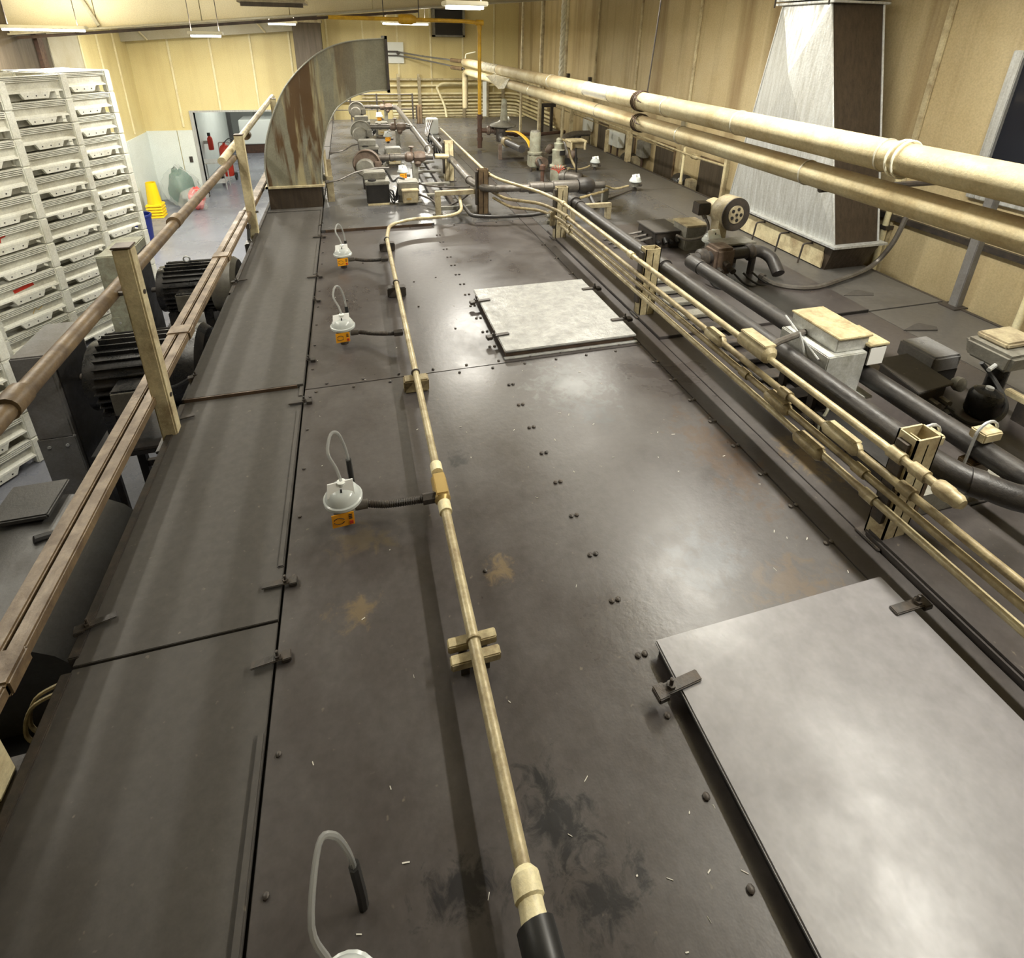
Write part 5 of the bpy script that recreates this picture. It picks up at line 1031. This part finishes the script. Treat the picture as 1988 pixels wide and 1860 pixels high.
pb = thing('wall_sheet', 'pale blue-white square sheet fixed to the far wall', 'sheet', (1.43,17.42,1.55)); MB().box(1.20,1.66,17.43,17.465,1.27,1.84).build('sheet','white_box',pb,bevel=0.004)
MB().box(1.15,1.5,17.38,17.43,1.56,1.61).box(1.15,1.5,17.38,17.43,1.46,1.50).build('bracket','dark_steel',pb); MB().lathe([(0.05,0),(0.05,0.04)],(1.50,17.43,1.55),(0,-1,0),10).build('pulley','dark_steel',pb)
for i, (z0, z1) in enumerate(((1.58,1.42),(1.48,1.24))):
    t = thing('stay_cable', 'dark stay cable from the far wall sheet to the %s overhead pipe' % ('upper' if i == 0 else 'lower'), 'cable', (1.5,17.4,z0)); MB().tube(catmull([(1.5,17.38,z0),(2.2,16.7,z0-0.10),(PX-0.02,15.15,z1)],6),0.022,7).build('cable','guard_grey',t); MB().cyl((PX-0.06,15.2,z1),(PX-0.3,15.5,z1+0.02),0.05,n=8).build('sleeve','rail_brown',t)
fx = thing('wall_fan_box', 'dark square fan opening high on the far wall', 'vent', (2.95,17.4,2.35)); MB().box(2.50,2.56,17.2,17.5,2.0,2.75).box(3.36,3.42,17.2,17.5,2.0,2.75).box(2.5,3.42,17.2,17.5,2.0,2.05).box(2.5,3.42,17.2,17.5,2.72,2.75).build('frame','machine_grey',fx); MB().box(2.56,3.36,17.30,17.34,2.05,2.72).build('dark_opening','black',fx)
fl = thing('brown_flue', 'dark brown rectangular flue in front of the far wall behind the elbow duct', 'flue', (-0.87,16.5,0)); MB().box(-1.22,-0.53,16.4,16.9,-2.42,2.32).build('flue','brown_dark',fl,bevel=0.01); MB().box(-1.26,-0.49,16.36,16.94,2.28,2.34).build('flange','machine_tan',fl); MB().box(-1.15,-0.6,16.45,16.85,2.34,2.92).build('upper_flue','brown_dark',fl)
vp = thing('stained_plate', 'dark stained plate hanging under the ceiling at the top of the picture', 'plate', (-0.55,7.0,2.45))
MB().hexa([(-0.98,6.6,2.285),(-0.34,6.6,2.30),(-0.34,7.3,2.30),(-0.98,7.3,2.285)],[(-0.98,6.6,2.315),(-0.34,6.6,2.33),(-0.34,7.3,2.33),(-0.98,7.3,2.315)]).build('plate','machine_tan',vp); MB().box(-0.95,-0.36,6.6,6.63,2.25,2.29).build('lip','brown_dark',vp)
for x in (-0.9,-0.4): MB().cyl((x,7.0,2.31),(x,7.0,2.95),0.01,n=6).build('hanger','dark_steel',vp)

# ================================================================== FLOOR CORNER: CONES, BAGGED BUNDLES, BROOM, BIN
for k in range(5):
    t = thing('floor_cone', 'yellow floor cone, %s of the nested stack by the white corner' % ('lowest','second','third','fourth','topmost')[k], 'cone', (-5.0,15.75,ZF+0.045*k), 0, 'nested yellow floor cones')
    z = ZF+0.075*k
    MB().hexa([(-5.19,15.56,z),(-4.81,15.56,z),(-4.81,15.94,z),(-5.19,15.94,z)],[(-5.17,15.58,z+0.055),(-4.83,15.58,z+0.055),(-4.83,15.92,z+0.055),(-5.17,15.92,z+0.055)]).build('base','yellow_plastic',t,bevel=0.01)
    MB().ring([[(-5.0+r*math.cos(2*PI*i/16),15.75+r*math.sin(2*PI*i/16),z+h) for i in range(16)] for r, h in ((0.165,0.05),(0.15,0.2),(0.115,0.60),(0.112,0.60),(0.145,0.2),(0.155,0.05))],caps=False).build('cone','yellow_plastic',t)
def blob(c, rx, ry, rz, seed, n=18, m_=12, amp=0.16):
    rnd = random.Random(seed); ph = [(rnd.uniform(0,6),rnd.uniform(2,5),rnd.uniform(2,6)) for _ in range(6)]
    rings = []
    for j in range(m_+1):
        v = PI*j/m_; R_ = []
        for i in range(n):
            u = 2*PI*i/n; d = 1+amp*sum(math.sin(p+a*u+b_*v) for p, a, b_ in [(p, round(a), b_) for p, a, b_ in ph])/2.2
            d = d if 0 < j < m_ else 1
            R_.append((c[0]+rx*d*math.sin(v)*math.cos(u), c[1]+ry*d*math.sin(v)*math.sin(u), max(ZF+0.002, c[2]-rz*d*math.cos(v))))
        rings.append(R_)
    return MB().ring(rings)
bg = thing('wrapped_bundle_green', 'dark green bundle wrapped in clear plastic against the white wall', 'bundle', (-4.62,16.9,ZF)); blob((-4.62,16.85,ZF+0.46),0.30,0.22,0.50,3).build('contents','bag_green',bg); blob((-4.62,16.83,ZF+0.48),0.38,0.29,0.58,4).build('plastic_wrap','bag_clear',bg)
br = thing('wrapped_bundle_red', 'red bundle wrapped in clear plastic beside the green one', 'bundle', (-4.25,16.2,ZF)); blob((-4.14,16.22,ZF+0.30),0.20,0.16,0.30,8).build('contents','bag_red',br); blob((-4.22,16.2,ZF+0.28),0.36,0.22,0.32,9,amp=0.2).build('plastic_wrap','bag_clear',br)
bm_ = thing('broom', 'broom with pale handle and orange head leaning by the farthest crate stack', 'broom', (-5.1,14.2,ZF)); MB().tube([(-5.0,14.2,ZF),(-5.13,14.25,-0.35)],0.014,6).build('handle','rope',bm_); MB().box(-5.1,-4.95,14.05,14.35,-1.25,-1.0).build('head','wire_yellow',bm_)
bn = thing('blue_bin', 'dark blue bin half hidden behind the farthest crate stack', 'bin', (-4.75,13.8,ZF)); MB().lathe([(0.17,0),(0.21,0.55),(0.225,0.56),(0.225,0.6),(0.19,0.6),(0.16,0.03)],(-4.75,13.85,ZF),n=20).build('body','blue',bn); MB().torus((-4.75,13.85,ZF+0.6),(0,0,1),0.215,0.012,20,6).build('rim','blue',bn)
# passage things
fe = thing('wheeled_extinguisher', 'red wheeled fire extinguisher seen through the doorway', 'extinguisher', (-4.15,19.6,ZF))
MB().lathe([(0.15,0.15),(0.165,0.2),(0.165,1.0),(0.12,1.1),(0.04,1.16),(0.04,1.2)],(-3.92,19.6,ZF),n=20).build('cylinder','red',fe); MB().tube([(-4.1,19.62,ZF+0.12),(-4.1,19.72,ZF+1.2),(-3.75,19.72,ZF+1.2),(-3.75,19.62,ZF+0.12)],0.018,8,bend=0.06).build('trolley_frame','galv',fe)
for x in (-4.13,-3.72): MB().torus((x,19.65,ZF+0.13),(1,0,0),0.11,0.03,18,8).build('wheel','rubber',fe)
MB().tube(catmull([(-3.92,19.6,ZF+1.2),(-3.7,19.5,ZF+1.35),(-3.55,19.5,ZF+1.1),(-3.6,19.5,ZF+0.7)],6),0.014,6).build('hose','rubber',fe)
fs = thing('small_extinguisher', 'small red fire extinguisher hanging on the white passage wall', 'extinguisher', (-4.45,20.3,-1.4)); MB().lathe([(0.07,0),(0.08,0.02),(0.08,0.36),(0.05,0.42),(0.025,0.45)],(-4.45,20.3,-1.55),n=16).build('cylinder','red',fs); MB().box(-4.5,-4.42,20.27,20.33,-1.10,-1.0).build('valve','black',fs); MB().box(-4.645,-4.53,20.27,20.33,-1.35,-1.25).build('bracket','galv',fs)
tb_ = thing('steel_trolley', 'low steel trolley seen through the doorway', 'trolley', (-4.05,18.6,ZF)); MB().box(-4.4,-3.75,18.3,18.9,ZF+0.80,ZF+0.84).build('top','galv',tb_); 
for x in (-4.36,-3.79):
    for y in (18.34,18.86): MB().cyl((x,y,ZF),(x,y,ZF+0.80),0.018,n=8).build('leg','galv',tb_)
MB().box(-4.36,-3.79,18.33,18.87,ZF+0.2,ZF+0.22).build('shelf','galv',tb_)
wc = thing('white_container', 'white container with a dark base far down the passage', 'container', (-3.6,24.5,ZF)); MB().box(-4.2,-2.4,24.2,25.4,ZF+0.35,ZF+1.3).build('body','white_box',wc,bevel=0.03); MB().box(-4.2,-2.4,24.25,25.35,ZF,ZF+0.35).build('base','rust_pipe',wc)
# little flakes of dust scattered on the roof
flakes = MB(); rnd = random.Random(5)
for k in range(130):
    x, y = rnd.uniform(-0.35,1.85), 0.3+4.2*rnd.random()**2.2
    if 0.84 < x and (y < 1.15 or 3.1 < y): continue
    L_, a = rnd.uniform(0.002,0.010), rnd.uniform(0,PI); dx, dy = math.cos(a)*L_, math.sin(a)*L_; w_ = rnd.uniform(0.0008,0.002)
    flakes.hexa([(x-dx-dy*w_/L_,y-dy+dx*w_/L_,0.0005),(x+dx-dy*w_/L_,y+dy+dx*w_/L_,0.0005),(x+dx+dy*w_/L_,y+dy-dx*w_/L_,0.0005),(x-dx+dy*w_/L_,y-dy-dx*w_/L_,0.0005)],[(x-dx,y-dy+w_,0.002),(x+dx,y+dy+w_,0.002),(x+dx,y+dy-w_,0.002),(x-dx,y-dy-w_,0.002)])
tag(flakes.build('dust_flakes','flake'), 'pale dust flakes scattered over the dark roof', 'dust', None, 'stuff')

# ================================================================== LAMPS
def lamp(name, label, p, length, axis, watts, visible=True, group=None, w_=0.14):
    t = thing(name, label, 'light', p, 0, group)
    x, y, z = p
    sx, sy_ = (length, w_) if axis == 'x' else (w_, length)
    MB().box(x-sx/2, x+sx/2, y-sy_/2, y+sy_/2, z, z+0.05).build('housing', 'lamp_body', t, bevel=0.008)
    a, b = (x-sx/2+0.04, x+sx/2-0.04) if axis == 'x' else (y-sy_/2+0.04, y+sy_/2-0.04)
    for k in (-w_*0.25, w_*0.25):
        P0, P1 = ((a,y+k,z-0.018),(b,y+k,z-0.018)) if axis == 'x' else ((x+k,a,z-0.018),(x+k,b,z-0.018))
        MB().cyl(P0, P1, 0.016, n=8).build('tube', 'lamp_glow', t)
    for k in (-0.4, 0.4):
        q = (x + k*sx if axis == 'x' else x, y + k*sy_ if axis == 'y' else y)
        MB().tube([(q[0],q[1],z+0.04),(q[0],q[1],zceil(q[0])+0.02)], 0.006, 5).build('hanger_rod', 'dark_steel', t)
    L = bpy.data.lights.new(name+'_light', 'AREA'); L.shape = 'RECTANGLE'; L.size = sx; L.size_y = sy_
    L.energy = watts; L.color = LAMP_RGB
    lo = bpy.data.objects.new(name+'_light', L); COL.objects.link(lo); lo.location = (0,0,-0.045); lo.parent = t
    U = L.copy(); U.energy = watts*0.35; uo = bpy.data.objects.new(name+'_uplight', U); COL.objects.link(uo); uo.location = (0,0,0.06); uo.rotation_euler = (PI,0,0); uo.parent = t  # upward light added above the housing to brighten the ceiling
    return t
lamp('strip_light', 'bright strip lamp hanging nearest the camera at the top of the picture', (1.42,7.15,2.34), 0.5, 'x', 85, w_=0.34)
lamp('strip_light', 'strip lamp below the girder beside the yellow overhead pipe', (1.35,13.4,2.26), 1.05, 'x', 150)
lamp('strip_light', 'strip lamp beside the dark brown flue at the far wall', (-1.22,13.8,2.21), 0.62, 'x', 110)
lamp('strip_light', 'short strip lamp hanging low in front of the yellow wall above the doorway', (-2.08,10.5,1.965), 0.5, 'x', 75)
lamp('strip_light', 'added unseen strip lamp behind the roof girder brightening the doorway wall', (-3.2,14.3,2.42), 1.2, 'x', 105)  # extra lamp out of sight, added to lift the far left wall
lamp('strip_light', 'strip lamp at the far left above the crate stacks', (-4.45,11.0,2.01), 1.15, 'x', 120)
for i, (x, y) in enumerate(LAMPS_RIGHT):
    lamp('strip_light', 'strip lamp above the overhead pipes, %s of three' % ('nearest','middle','farthest')[i], (x, y, 2.74), 1.3, 'y', W_RIGHT, group='lamps above the overhead pipes')
for i, (x, y) in enumerate(LAMPS_LEFT):
    lamp('strip_light', '%s strip lamp in the row above the %s' % (('nearest','farthest')[i%2], 'motors' if x < -2 else 'guard rail'), (x, y, 2.55), 2.4, 'y', W_LEFT*(1.5 if x < -2 else 0.9), group='lamps above the aisle', w_=0.085)
lamp('strip_light', 'strip lamp in the passage beyond the doorway', (-3.2,22.0,0.9), 1.2, 'y', 60)
